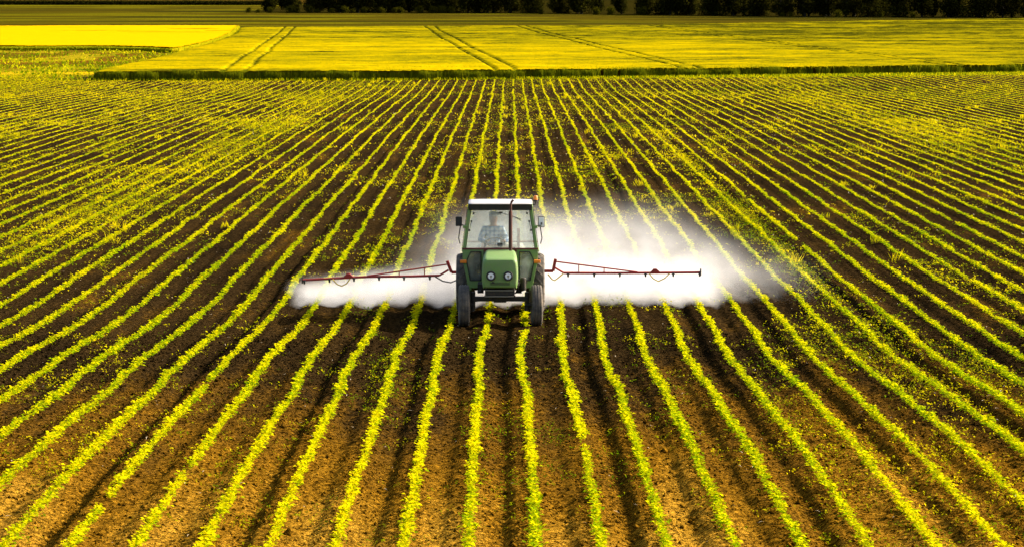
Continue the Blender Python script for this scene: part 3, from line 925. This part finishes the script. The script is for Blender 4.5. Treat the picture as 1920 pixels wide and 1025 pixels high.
# hoses, pipes and filter on the right flank of the engine
mb = MB()
rr = random.Random(3)
for k in range(7):
    x = .37 + .03 * k
    mb.tube([(x - .05, .1 + .1 * k, .96 - .03 * k), (x, .08 + .1 * k, .84), (x + rr.uniform(-.03, .06), .2 + .1 * k, .72), (x - .06, .3 + .08 * k, .62)], .014, 8)
mb.lathe([(-.13, .05), (-.12, .06), (.10, .06), (.12, .05)], 16, (.47, .25, .83), 'Z', closed=False)
mb.box(.33, .44, .3, .8, .62, .78)
mb.box(-.46, -.34, .5, 1.0, .60, .78)
mb.tube([(-.38, .1, .70), (-.45, .3, .66), (-.44, .8, .62)], .016, 8)
mb.build("pipework", M['engine'], T)

def wheel(name, x, y, r, w, front, turn=0.0):
    root = empty(name, (x, y, r - .012)); root.parent = T; root.rotation_euler = (0, 0, turn)
    mb = MB()
    ri = r * (.50 if front else .52)
    hw = w / 2
    prof = [(-hw * .62, ri), (-hw * .86, ri + (r - ri) * .18), (-hw, ri + (r - ri) * .48), (-hw * .96, ri + (r - ri) * .72)]
    if front:
        c = [(-.88, .90), (-.72, .965), (-.56, .975), (-.54, .93), (-.40, .935), (-.38, .99), (-.16, 1.0), (-.14, .945), (.14, .945), (.16, 1.0), (.38, .99), (.40, .935), (.54, .93), (.56, .975), (.72, .965), (.88, .90)]
    else:
        c = [(-.86, .90), (-.55, .935), (0, .95), (.55, .935), (.86, .90)]
    prof += [(hw * a, ri + (r - ri) * b) for a, b in c]
    prof += [(hw * .96, ri + (r - ri) * .72), (hw, ri + (r - ri) * .48), (hw * .86, ri + (r - ri) * .18), (hw * .62, ri)]
    mb.lathe(prof, 56, (0, 0, 0), 'X')
    if not front:
        n = 21
        rb = ri + (r - ri) * .90
        for s in (-1, 1):
            for k in range(n):
                a0 = (k + (.5 if s > 0 else 0)) * 2 * math.pi / n
                pts = []
                # chevron lug running from the shoulder to the centre line
                steps = 5
                ringv = []
                for q in range(steps):
                    t = q / (steps - 1)
                    xa = s * hw * (.98 - t * .95)
                    ang = a0 - t * .30
                    drop = (1 - t) ** 3 * (r - ri) * .20
                    ro = r - drop; rI = rb - drop * 1.3
                    da = .050
                    ringv.append([(xa, math.cos(ang - da) * rI, math.sin(ang - da) * rI), (xa, math.cos(ang + da) * rI, math.sin(ang + da) * rI),
                                  (xa, math.cos(ang + da * .7) * ro, math.sin(ang + da * .7) * ro), (xa, math.cos(ang - da * .7) * ro, math.sin(ang - da * .7) * ro)])
                mb.loft(ringv)
    mb.build("tyre", M['rubber'], root, smooth=True)
    mb = MB()
    o_ = hw * .55
    mb.lathe([(-o_, ri * 1.02), (-o_, ri * .9), (-o_ * .3, ri * .86), (-o_ * .2, ri * .3), (-o_ * .9, ri * .28), (-o_ * .9, .01), (o_ * .5, .01), (o_ * .5, ri * .86), (o_, ri * .9), (o_, ri * 1.02)], 36, (0, 0, 0), 'X')
    mb.build("rim", M['rim'], root, smooth=True)
    return root
wheel("front_wheel", -.728, 0, .42, .225, True, R(2.5))
wheel("front_wheel", .742, 0, .42, .225, True, R(2.5))
wheel("rear_wheel", -.735, 2.22, .635, .39, False)
wheel("rear_wheel", .735, 2.22, .635, .39, False)

# fenders over the rear wheels
for s in (-1, 1):
    mb = MB()
    ring = []
    for k in range(11):
        a = R(25 + k * 14)
        c_, s_ = math.cos(a), math.sin(a)
        x0, x1 = s * .56, s * .70
        ring.append([(x0, 2.22 - c_ * .70, .63 + s_ * .70), (x1, 2.22 - c_ * .70, .63 + s_ * .70), (x1, 2.22 - c_ * .715, .63 + s_ * .715), (x0, 2.22 - c_ * .715, .63 + s_ * .715)])
    mb.loft(ring)
    mb.build("fender", M['green_pale'], T)
# footplates / lower body behind the front panels
# cab lower front: green frames around dark glass, one each side of the hood
for s in (-1, 1):
    outer = [(.352, 1.40), (.352, .60), (.64, .60), (.70, .78), (.782, 1.17), (.785, 1.40)]
    inner = [(.40, 1.36), (.40, .76), (.625, .76), (.70, 1.17), (.61, 1.36)]
    def pr(mb, poly, y0, y1): mb.prism([(s * x, z) for x, z in poly], y0, y1)
    mb = MB()
    pr(mb, [(.352, 1.40), (.352, .60), (.40, .60), (.40, 1.40)], 1.43, 1.48)
    pr(mb, [(.40, .60), (.64, .60), (.695, .76), (.40, .76)], 1.43, 1.48)
    pr(mb, [(.40, 1.36), (.785, 1.36), (.785, 1.40), (.40, 1.40)], 1.43, 1.48)
    pr(mb, [(.625, .76), (.695, .76), (.782, 1.17), (.70, 1.17)], 1.43, 1.48)
    pr(mb, [(.70, 1.17), (.782, 1.17), (.785, 1.36), (.61, 1.36)], 1.43, 1.48)
    fp = mb.build("front_panel", M['green'], T, bevel=.006)
    mb = MB(); pr(mb, inner, 1.455, 1.461)
    mb.build("lower_window", M['glass_dark'], fp)
    mb = MB()
    w_ = .012
    loop = inner + [inner[0]]
    for (xa, za), (xb, zb) in zip(loop, loop[1:]):
        mb.beam((s * xa, 1.426, za), (s * xb, 1.426, zb), .022, .012)
    mb.build("rubber_seal", M['gauge'], fp)
    # indicator
    mb = MB(); mb.box(min(s * .70, s * .835), max(s * .70, s * .835), 1.36, 1.425, 1.125, 1.19)
    mb.build("indicator", M['orange'], T, bevel=.01)
    # cab floor side / step
    mb = MB(); mb.hexa([(s * .60, 1.48, .55), (s * .66, 1.48, .55), (s * .66, 1.95, .55), (s * .60, 1.95, .55), (s * .66, 1.48, .72), (s * .70, 1.48, .72), (s * .70, 1.95, .72), (s * .66, 1.95, .72)])
    mb.build("side_step", M['green'], T)
# crossbar under the windscreen
mb = MB(); mb.box(-.79, .79, 1.42, 1.50, 1.402, 1.432)
mb.build("windscreen_sill", M['maroon'], T, bevel=.004)
mb = MB(); mb.box(-.34, .34, 1.425, 1.47, 1.36, 1.40)
mb.build("bulkhead_strip", M['maroon'], T)
# cab frame
mb = MB()
for s in (-1, 1):
    mb.beam((s * .752, 1.47, 1.43), (s * .642, 1.53, 2.24), .062, .06)
    mb.beam((s * .752, 2.70, 1.30), (s * .642, 2.68, 2.30), .055, .05)
    mb.beam((s * .772, 1.47, 1.42), (s * .80, 2.70, 1.25), .05, .05)
    mb.beam((s * .648, 1.5, 2.27), (s * .648, 2.72, 2.27), .05, .06)
mb.box(-.66, .66, 2.66, 2.71, 2.24, 2.32)
mb.box(-.76, .76, 2.66, 2.71, 1.24, 1.30)
mb.box(-.76, .76, 2.67, 2.70, .75, 1.24)
mb.build("cab_frame", M['green'], T, bevel=.008)
mb = MB()
for s in (-1, 1):      # dark gap between glass and post
    mb.beam((s * .716, 1.465, 1.43), (s * .607, 1.525, 2.22), .014, .03)
    mb.beam((s * .795, 1.50, 1.43), (s * .682, 1.56, 2.24), .012, .03)
mb.build("door_seal", M['gauge'], T)
mb = MB()
mb.hexa([(-.705, 1.475, 1.435), (.705, 1.475, 1.435), (.705, 1.481, 1.435), (-.705, 1.481, 1.435), (-.598, 1.535, 2.205), (.598, 1.535, 2.205), (.598, 1.541, 2.205), (-.598, 1.541, 2.205)])
ws_ = mb.build("windscreen", M['glass'], T)
mb = MB()
for s in (-1, 1):     # small clips on the glass
    for x, z in ((.555, 2.15), (.60, 1.985), (.64, 1.80)):
        y = 1.475 + (z - 1.435) / .77 * .06 - .012
        mb.lathe([(-.012, .021), (.008, .021)], 12, (s * x, y, z), 'Y', closed=False)
    mb.beam((s * .602, 1.507, 1.985), (s * .638, 1.492, 1.80), .010, .008)
mb.build("glass_clip", M['gauge'], ws_)
# wiper
mb = MB()
mb.beam((.02, 1.52, 2.16), (.43, 1.505, 2.03), .010, .008)
mb.box(-.03, .05, 1.495, 1.525, 2.15, 2.18)
mb.beam((.25, 1.505, 2.10), (.43, 1.495, 2.00), .012, .01)
mb.build("wiper", M['gauge'], T)
# side glass and rear glass
for s in (-1, 1):
    mb = MB()
    mb.hexa([(s * .768, 1.52, 1.44), (s * .772, 1.52, 1.44), (s * .772, 2.66, 1.32), (s * .768, 2.66, 1.32), (s * .655, 1.58, 2.24), (s * .659, 1.58, 2.24), (s * .659, 2.64, 2.24), (s * .655, 2.64, 2.24)])
    dr = mb.build("door", M['glass'], T)
    mb = MB()
    mb.tube([(s * .80, 1.62, 1.98), (s * .835, 1.62, 1.85), (s * .87, 1.66, 1.62), (s * .84, 1.66, 1.50)], .011, 8)
    mb.build("door_handle", M['gauge'], dr)
    # hinge block
    mb = MB(); mb.box(min(s * .69, s * .775), max(s * .69, s * .775), 1.43, 1.50, 1.84, 1.90)
    mb.build("hinge", M['green'], T, bevel=.008)
mb = MB(); mb.hexa([(-.73, 2.68, 1.31), (.73, 2.68, 1.31), (.73, 2.684, 1.31), (-.73, 2.684, 1.31), (-.62, 2.67, 2.24), (.62, 2.67, 2.24), (.62, 2.674, 2.24), (-.62, 2.674, 2.24)])
mb.build("rear_window", M['glass'], T)
# visor and roof
mb = MB(); mb.hexa([(-.655, 1.45, 2.215), (.655, 1.45, 2.215), (.655, 1.56, 2.215), (-.655, 1.56, 2.215), (-.665, 1.43, 2.335), (.665, 1.43, 2.335), (.665, 1.56, 2.335), (-.665, 1.56, 2.335)])
visor = mb.build("visor", M['black'], T, bevel=.008)
mb = MB()
rings = []
for z, hx, y0, y1 in ((2.337, .66, 1.42, 2.52), (2.350, .668, 1.405, 2.54), (2.362, .655, 1.42, 2.52), (2.370, .60, 1.50, 2.46), (2.378, .50, 1.60, 2.40), (2.384, .36, 1.72, 2.30), (2.387, .2, 1.85, 2.15)):
    r = min(.12, hx * .3); ring = []
    for cx, cy, a0 in ((hx - r, y0 + r, -90), (hx - r, y1 - r, 0), (-hx + r, y1 - r, 90), (-hx + r, y0 + r, 180)):
        for k in range(5):
            a = R(a0 + k * 22.5); ring.append((cx + r * math.cos(a), cy + r * math.sin(a), z))
    rings.append(ring)
mb.loft(rings)
mb.build("roof", M['white'], T, smooth=True)
# exhaust stack on the hood, just ahead of the windscreen
ex = (.215, 1.18)
mb = MB()
mb.tube([(ex[0], ex[1], 1.38), (ex[0], ex[1], 1.46)], .030, 14)
mb.tube([(ex[0] - .002, ex[1], 1.46), (ex[0] - .002, ex[1], 2.20), (ex[0], ex[1], 2.23)], [.040, .040, .028], 18)
mb.tube([(ex[0], ex[1], 2.23), (ex[0] + .004, ex[1], 2.36), (ex[0] + .02, ex[1], 2.41), (ex[0] + .055, ex[1], 2.455)], [.024, .024, .024, .022], 14)
mb.build("exhaust_pipe", M['rust'], T, smooth=True)
# mirrors
mb = MB(); mb.box(-.93, -.795, 1.50, 1.54, 1.88, 2.08); mr_ = mb.build("mirror", M['black'], T, bevel=.02)
mb = MB(); mb.tube([(-.735, 1.50, 1.89), (-.83, 1.54, 1.92), (-.86, 1.545, 1.97)], .011, 8); mb.build("mirror_arm", M['black'], mr_)
mb = MB(); mb.box(.785, .925, 1.50, 1.535, 1.86, 2.085); mr_ = mb.build("mirror", M['black'], T, bevel=.03)
mb = MB(); mb.box(.800, .910, 1.490, 1.497, 1.875, 2.07); mb.build("mirror_face", M['lens'], mr_, bevel=.003)
mb = MB(); mb.lathe([(-.02, .018), (.01, .018)], 12, (.856, 1.48, 1.945), 'Y', closed=False); mb.tube([(.856, 1.475, 1.945), (.85, 1.478, 1.90), (.735, 1.50, 1.89)], .010, 8); mb.build("mirror_arm", M['black'], mr_)
# beacon on a stalk at the right rear roof corner
mb = MB(); mb.tube([(.66, 2.45, 2.26), (.74, 2.45, 2.25), (.745, 2.45, 2.33)], .012, 8); mb.lathe([(-.01, .05), (.02, .05)], 16, (.745, 2.45, 2.335), 'Z', closed=False)
bs = mb.build("beacon", M['black'], T)
mb = MB(); mb.lathe([(0, .045), (.07, .043), (.09, .03)], 16, (.745, 2.45, 2.356), 'Z', closed=False); mb.build("beacon_lens", M['orange'], bs, smooth=True)
# dashboard, gauges, steering wheel, seat
mb = MB(); mb.hexa([(-.35, 1.50, 1.25), (.35, 1.50, 1.25), (.35, 1.72, 1.25), (-.35, 1.72, 1.25), (-.33, 1.50, 1.44), (.33, 1.50, 1.44), (.30, 1.66, 1.46), (-.30, 1.66, 1.46)])
dash = mb.build("dashboard", M['rim'], T, bevel=.02)
mb = MB()
for x in (-.03, .025): mb.lathe([(-.02, .032), (.02, .032)], 14, (x - .005, 1.50, 1.50), 'Y', closed=False)
mb.box(-.05, .05, 1.49, 1.53, 1.455, 1.475)
mb.build("gauge", M['gauge'], dash)
mb = MB()
c0 = Vector((-.10, 1.83, 1.52)); nrm = Vector((0, .55, .83)).normalized()
u_ = Vector((1, 0, 0)); v_ = nrm.cross(u_)
mb.tube([c0 + (u_ * math.cos(k * math.pi / 12) + v_ * math.sin(k * math.pi / 12)) * .19 for k in range(25)], .013, 8, cap=False)
for k in range(3): mb.tube([c0, c0 + (u_ * math.cos(k * 2.09 + .5) + v_ * math.sin(k * 2.09 + .5)) * .19], .010, 6)
mb.tube([c0, c0 - nrm * .35], .02, 8)
mb.build("steering_wheel", M['gauge'], T)
mb = MB(); mb.box(-.38, .14, 2.05, 2.45, 1.10, 1.20); mb.hexa([(-.36, 2.42, 1.2), (.12, 2.42, 1.2), (.12, 2.50, 1.2), (-.36, 2.50, 1.2), (-.34, 2.50, 1.62), (.10, 2.50, 1.62), (.10, 2.58, 1.62), (-.34, 2.58, 1.62)])
mb.build("seat", M['seat'], T, bevel=.03)
mb = MB(); mb.box(-.70, .70, 1.5, 2.68, .80, .84); mb.box(-.3, .3, 2.1, 2.4, .84, 1.1)
mb.build("cab_floor", M['engine'], T)
# interior mirror at the head of the windscreen
mb = MB(); mb.box(-.20, .02, 1.60, 1.62, 2.11, 2.17); mb.tube([(-.09, 1.61, 2.15), (-.09, 1.58, 2.25)], .008, 6)
mb.build("inside_mirror", M['gauge'], T, bevel=.01)
# rear linkage
mb = MB()
for s in (-1, 1): mb.beam((s * .3, 2.35, .5), (s * .38, 3.05, .55), .05, .05)
mb.beam((0, 2.45, .85), (0, 3.05, .95), .05, .05)
mb.build("rear_linkage", M['engine'], T)

# ------------------------------------------------------------------ driver
def skin_obj(name, nodes, edges, mat, parent=None, root=0, loc=(0, 0, 0)):
    me = bpy.data.meshes.new(name)
    me.from_pydata([n_[0] for n_ in nodes], edges, [])
    o = bpy.data.objects.new(name, me); C.objects.link(o)
    me.materials.append(mat)
    md = o.modifiers.new("skin", 'SKIN'); md.use_smooth_shade = True
    layer = me.skin_vertices[0].data if me.skin_vertices else None
    if layer is None:
        bm = bmesh.new(); bm.from_mesh(me); bm.verts.layers.skin.verify(); bm.to_mesh(me); bm.free()
        layer = me.skin_vertices[0].data
    for k, n_ in enumerate(nodes):
        rr = n_[1]
        layer[k].radius = rr if isinstance(rr, tuple) else (rr, rr)
        layer[k].use_root = (k == root)
    sb = o.modifiers.new("sub", 'SUBSURF'); sb.levels = 1; sb.render_levels = 2
    o.location = loc
    if parent: o.parent = parent
    return o
px_, py_ = -.15, 2.22
N, E = [], []
def add(p, r, par=None):
    N.append((p, r))
    if par is not None: E.append((par, len(N) - 1))
    return len(N) - 1
pel = add((0, 0, 1.27), (.13, .10))
sp1 = add((0, 0, 1.45), (.12, .09), pel)
sp2 = add((0, -.02, 1.62), (.14, .10), sp1)
che = add((0, -.03, 1.74), (.13, .09), sp2)
nk = add((0, -.04, 1.84), (.05, .05), che)
hd0 = add((0, -.06, 1.915), (.085, .095), nk)
hd1 = add((0, -.06, 1.995), (.102, .120), hd0)
hd2 = add((0, -.05, 2.07), (.088, .105), hd1)
arm_ids = []
for s in (-1, 1):
    sh_ = add((s * .17, -.03, 1.76), .062, che)
    el = add((s * .27, -.14, 1.53), .045, sh_)
    wr = add((s * .17 + .05, -.36, 1.54), .030, el)
    pm = add((s * .155 + .05, -.42, 1.555), (.028, .020), wr)
    arm_ids.append((sh_, el, wr))
    for k in range(4):
        bx_ = s * (.155 + .02 - .014 * k) + .05
        a_ = add((bx_, -.462, 1.565 + .004 * k), .0085, pm)
        b_ = add((bx_, -.482 + .004 * abs(k - 1), 1.548), .008, a_)
        add((bx_, -.470, 1.528), .007, b_)
    t_ = add((s * .155 + .05 - s * .035, -.425, 1.56), .009, pm)
    add((s * .155 + .05 - s * .045, -.455, 1.568), .008, t_)
for s in (-1, 1):
    kn = add((s * .16, -.42, 1.24), .068, pel)
    an = add((s * .17, -.52, .90), .042, kn)
    add((s * .17, -.62, .87), (.04, .03), an)
DRV = skin_obj("person", N, E, M['skin'], loc=(TX + px_, TY + py_, 0))
tag(DRV, "driver in blue plaid shirt and grey cap gripping the steering wheel", "person")
sn, se = [], []
def ad2(p, r, par=None):
    sn.append((p, r))
    if par is not None: se.append((par, len(sn) - 1))
    return len(sn) - 1
a0 = ad2((0, 0, 1.24), (.16, .13)); a1_ = ad2((0, 0, 1.45), (.15, .12), a0); a2_ = ad2((0, -.02, 1.62), (.165, .125), a1_); a3 = ad2((0, -.03, 1.75), (.15, .11), a2_)
ad2((0, -.035, 1.82), .07, a3)
for s in (-1, 1):
    b = ad2((s * .18, -.03, 1.765), .082, a3); c_ = ad2((s * .285, -.14, 1.53), .062, b); ad2((s * .19 + .045, -.34, 1.54), .043, c_)
skin_obj("shirt", sn, se, M['plaid'], DRV)
jn = [((0, 0, 1.22), (.155, .125))]; je = []
for s in (-1, 1):
    jn.append(((s * .16, -.40, 1.24), .085)); je.append((0, len(jn) - 1))
    jn.append(((s * .17, -.51, .93), .06)); je.append((len(jn) - 2, len(jn) - 1))
skin_obj("trousers", jn, je, M['jeans'], DRV)
mb = MB()
mb.lathe([(0, .094), (.03, .096), (.07, .082), (.095, .05), (.102, .01)], 20, (0, -.058, 2.045), 'Z', closed=False)
mb.prism([(-.07, 2.045), (.07, 2.045), (.05, 2.058), (-.05, 2.058)], -.225, -.12)
mb.build("cap", M['cap'], DRV, smooth=True)
mb = MB()
for s in (-1, 1):
    mb.lathe([(-.004, .004), (.0, .011), (.006, .011)], 8, (s * .030, -.148, 1.995), 'Y', closed=False)
mb.build("eye", M['gauge'], DRV)
mb = MB(); mb.hexa([(-.012, -.15, 1.955), (.012, -.15, 1.955), (.014, -.13, 1.955), (-.014, -.13, 1.955), (-.006, -.150, 1.99), (.006, -.150, 1.99), (.01, -.13, 1.99), (-.01, -.13, 1.99)])
mb.hexa([(-.012, -.172, 1.957), (.012, -.172, 1.957), (.014, -.148, 1.955), (-.014, -.148, 1.955), (-.006, -.152, 1.99), (.006, -.152, 1.99), (.008, -.14, 1.99), (-.008, -.14, 1.99)])
mb.build("nose", M['skin'], DRV)
mb = MB(); mb.box(-.024, .024, -.148, -.13, 1.928, 1.936); mb.build("mouth", M['maroon'], DRV)

# ------------------------------------------------------------------ the sprayer behind the tractor
SX, SY = TX, TY + 3.42
SP = empty("field_sprayer", (SX, SY, 0), "red boom sprayer hung on the back of the green tractor, arms folded out", "sprayer")
mb = MB()
for s in (-1, 1):
    mb.beam((s * .385, -.12, .45), (s * .385, -.12, 1.68), .06, .06)
    mb.beam((s * .385, -.12, .5), (s * .385, .35, .5), .06, .06)
mb.beam((-.80, -.12, 1.39), (.80, -.12, 1.39), .035, .03)
mb.beam((-.94, -.02, .80), (.94, -.02, .80), .07, .07)
mb.build("mast", M['red'], SP, bevel=.006)
mb = MB()
rings = []
for z, hx, hy in ((.62, .42, .22), (.70, .52, .28), (1.22, .54, .30), (1.32, .46, .24), (1.35, .2, .12)):
    ring = []
    for k in range(24):
        a = k * 2 * math.pi / 24
        ring.append((hx * math.copysign(abs(math.cos(a)) ** .6, math.cos(a)), .33 + hy * math.copysign(abs(math.sin(a)) ** .6, math.sin(a)), z))
    rings.append(ring)
mb.loft(rings)
tk = mb.build("tank", M['tank'], SP, smooth=True)
mb = MB(); mb.lathe([(0, .12), (.04, .12), (.05, .1)], 20, (0, .33, 1.345), 'Z', closed=False); mb.build("tank_lid", M['black'], tk)

def P(px, py, extra=0.0):
    """a photo measurement on the plane of the boom -> metres from the sprayer's origin"""
    sc = 86.8
    return ((px - 957) / sc - SX, extra, CAMH - py * .9944 / sc)
def arm(side):
    if side < 0:
        pt, pb, pin = P(838.5, 488.5), P(846.5, 510), P(861, 510)
        up = [P(838.5, 495), P(689, 517)]
        lo = [P(841, 505.5), P(824, 516), P(770, 517.6), P(690, 518.4), P(650, 520.4), P(567, 524.8)]
        vert = [(796, 500, 516.5), (748.5, 507, 517.5)]
        noz = [(806, 517), (757.8, 517.8), (711, 518.2), (664, 519.9), (618, 522), (571, 524.6)]
        hinge = (653, 519.6); l1 = [(624, 522.4), (632, 532), (641, 535.5), (650, 531), (656.5, 522)]; l2 = [(815, 517), (830, 526), (845, 529), (857, 524)]
    else:
        pt, pb, pin = P(1041.5, 484.8), P(1037, 507.5), P(1018, 507.5)
        up = [P(1042, 489.7), P(1195, 509.5)]
        lo = [P(1040, 501), P(1057, 511.2), P(1110, 511.4), P(1161, 511.4), P(1225, 511), P(1313.5, 510.2)]
        vert = [(1085, 496, 510.5), (1132.5, 502, 510.8)]
        noz = [(1065, 511.6), (1114, 511.6), (1162, 511.4), (1210, 511.2), (1262, 511), (1311.5, 510.4)]
        hinge = (1228, 510.6); l1 = [(1217, 512), (1224, 521), (1234, 526.5), (1246, 521), (1255, 512)]; l2 = [(1027, 513), (1035, 523), (1040, 525), (1048, 519), (1056, 512)]
    mb = MB()
    mb.beam(pt, pb, .065, .06)
    mb.beam(pb, pin, .06, .06)
    mb.tube(up, .016, 8)
    for a, b in zip(lo[:1], lo[1:2]): mb.tube([a, b], .022, 8)
    mb.tube(lo[1:], .026, 8)
    for x, ya, yb in vert: mb.beam(P(x, ya), P(x, yb), .022, .022)
    h = Vector(P(*hinge)); mb.verts_faces([h + Vector(q) for q in ((-.13, -.03, -.02), (.15, -.03, -.02), (.03, -.03, .085), (-.03, -.03, .085), (-.13, .03, -.02), (.15, .03, -.02), (.03, .03, .085), (-.03, .03, .085))],
                                          [(0, 1, 2, 3), (7, 6, 5, 4), (0, 4, 5, 1), (1, 5, 6, 2), (2, 6, 7, 3), (3, 7, 4, 0)])
    arm_o = mb.build("boom_arm", M['red'], SP)
    for x, y in noz:
        q = P(x, y)
        mb = MB(); mb.lathe([(-.085, .012), (-.065, .022), (-.03, .022), (-.028, .034), (.0, .034)], 12, (q[0], q[1] - .035, q[2]), 'Z', closed=False)
        mb.build("nozzle", M['gauge'], arm_o)
    mb = MB(); mb.tube([P(*k, -.04) for k in l1], .013, 8); mb.build("spray_hose", M['yellow_hose'], arm_o)
    mb = MB(); mb.tube([P(*k, -.04) for k in l2], .014, 8); mb.build("feed_hose", M['black'] if side < 0 else M['yellow_hose'], arm_o)
    mb = MB(); a = P(lo and (567 if side < 0 else 1313.5), 524.8 if side < 0 else 510.2); mb.box(a[0] - .012, a[0] + .012, -.04, .04, a[2] - .07, a[2] + .08); mb.build("end_plate", M['black'], arm_o)
arm(-1); arm(1)

# ------------------------------------------------------------------ spray mist: a real volume of fine droplets
BX0, BX1, BY0, BY1, BZ0, BZ1 = -6.2, 11.0, TY + 2.9, TY + 36, -.15, 2.9
mb = MB(); mb.box(BX0, BX1, BY0, BY1, BZ0, BZ1)
mist_m, nt, p, out = nmat("spray_droplets")
nt.nodes.remove(p)
pv = nd(nt, "ShaderNodeVolumePrincipled")
pv.inputs["Color"].default_value = (.90, .885, .875, 1)
pv.inputs["Anisotropy"].default_value = 0.0
nt.links.new(pv.outputs[0], out.inputs["Volume"])
tc = nd(nt, "ShaderNodeTexCoord"); se_ = nd(nt, "ShaderNodeSeparateXYZ"); nt.links.new(tc.outputs["Object"], se_.inputs[0])
def mth(op, a, b=None, c=None, clamp=False):
    n = nd(nt, "ShaderNodeMath", operation=op); n.use_clamp = clamp
    for k, v in enumerate((a, b, c)):
        if v is None: continue
        if isinstance(v, (int, float)): n.inputs[k].default_value = v
        else: nt.links.new(v, n.inputs[k])
    return n.outputs[0]
def sstep(v, a, b):
    n = nd(nt, "ShaderNodeMapRange", interpolation_type='SMOOTHSTEP'); n.inputs[1].default_value = a; n.inputs[2].default_value = b
    nt.links.new(v, n.inputs[0]); return n.outputs[0]
mpn = nd(nt, "ShaderNodeMapping"); mpn.inputs["Scale"].default_value = (1, .6, 1.3); nt.links.new(tc.outputs["Object"], mpn.inputs[0])
no = nd(nt, "ShaderNodeTexNoise", i_Scale=.9, i_Detail=4.0, i_Roughness=.6); nt.links.new(mpn.outputs[0], no.inputs["Vector"])
X, Y, Z = se_.outputs
nb_ = nd(nt, "ShaderNodeTexNoise", i_Scale=.38, i_Detail=3.0, i_Roughness=.5); nt.links.new(mpn.outputs[0], nb_.inputs["Vector"])
nn = mth('ADD', mth('SUBTRACT', no.outputs[0], .5), mth('MULTIPLY', mth('SUBTRACT', nb_.outputs[0], .5), .8))
dY = mth('SUBTRACT', Y, TY + 3.42)                 # metres behind the boom
Xn = mth('MULTIPLY_ADD', nn, 1.6, X)
# dense fans under and just behind the boom
yN = mth('MULTIPLY_ADD', nn, 1.2, dY)
rgt = sstep(X, -2.2, 1.0)                            # the wind carries it to the right
coreY = mth('MULTIPLY', sstep(yN, -.35, .2), mth('SUBTRACT', 1.0, sstep(mth('DIVIDE', yN, mth('MULTIPLY_ADD', rgt, 2.6, 4.4)), .05, 1.0)))
coreX = mth('MULTIPLY', sstep(Xn, -4.95, -4.3), mth('SUBTRACT', 1.0, sstep(Xn, 3.9, 5.0)))
hc = mth('MULTIPLY_ADD', mth('MULTIPLY', rgt, dY), .02, mth('MULTIPLY_ADD', sstep(X, -4.6, -1.0), .22, .40))
coreZ = mth('SUBTRACT', 1.0, sstep(mth('DIVIDE', mth('MULTIPLY_ADD', nn, .6, Z), hc), .25, 1.25))
core = mth('MULTIPLY', mth('MULTIPLY', coreY, coreX), coreZ)
# thin drift carried back and to the right
drX = mth('MULTIPLY', sstep(mth('MULTIPLY_ADD', dY, -.03, Xn), -3.2, 0.3), mth('SUBTRACT', 1.0, sstep(mth('MULTIPLY_ADD', dY, .10, Xn), 4.6, 7.4)))
drY = mth('MULTIPLY', sstep(yN, .2, 1.5), mth('SUBTRACT', 1.0, sstep(yN, 2.0, 24.0)))
hz_ = mth('MULTIPLY_ADD', dY, .01, .7)
drZ = mth('SUBTRACT', 1.0, sstep(mth('DIVIDE', mth('MULTIPLY_ADD', nn, .6, Z), hz_), .3, 1.4))
drN = sstep(no.outputs[0], .32, .66)
drift = mth('MULTIPLY', mth('MULTIPLY', drX, drY), mth('MULTIPLY', drZ, drN))
# taller plume standing behind the right side of the cab
plX = mth('MULTIPLY', sstep(Xn, -1.9, -.6), mth('SUBTRACT', 1.0, sstep(Xn, .9, 3.4)))
plY = mth('MULTIPLY', sstep(yN, .3, 1.3), mth('SUBTRACT', 1.0, sstep(yN, 2.0, 6.0)))
plZ = mth('SUBTRACT', 1.0, sstep(mth('MULTIPLY_ADD', X, -.12, mth('MULTIPLY_ADD', nn, 1.0, Z)), .3, 2.1))
plume = mth('MULTIPLY', mth('MULTIPLY', plX, plY), plZ)
# a fan of droplets falls from each nozzle, 0.54 m apart, before they merge
fx = mth('COSINE', mth('MULTIPLY', X, 2 * math.pi / .545))
fan = mth('MULTIPLY_ADD', mth('MULTIPLY', fx, sstep(Z, .05, .6)), mth('MULTIPLY', mth('SUBTRACT', 1.0, sstep(dY, .1, .9)), .45), 1.0)
wisp = mth('MULTIPLY_ADD', sstep(no.outputs[0], .38, .60), 1.0, .25)
dens = mth('ADD', mth('ADD', mth('MULTIPLY', mth('MULTIPLY', core, mth('MULTIPLY', fan, wisp)), 1.3), mth('MULTIPLY', drift, .36)), mth('MULTIPLY', mth('MULTIPLY', plume, wisp), .24))
nt.links.new(dens, pv.inputs["Density"])
mist = mb.build("spray_mist", mist_m)
tag(mist, "white cloud of fine spray mist drifting under and behind the red boom", "spray mist", kind="stuff")
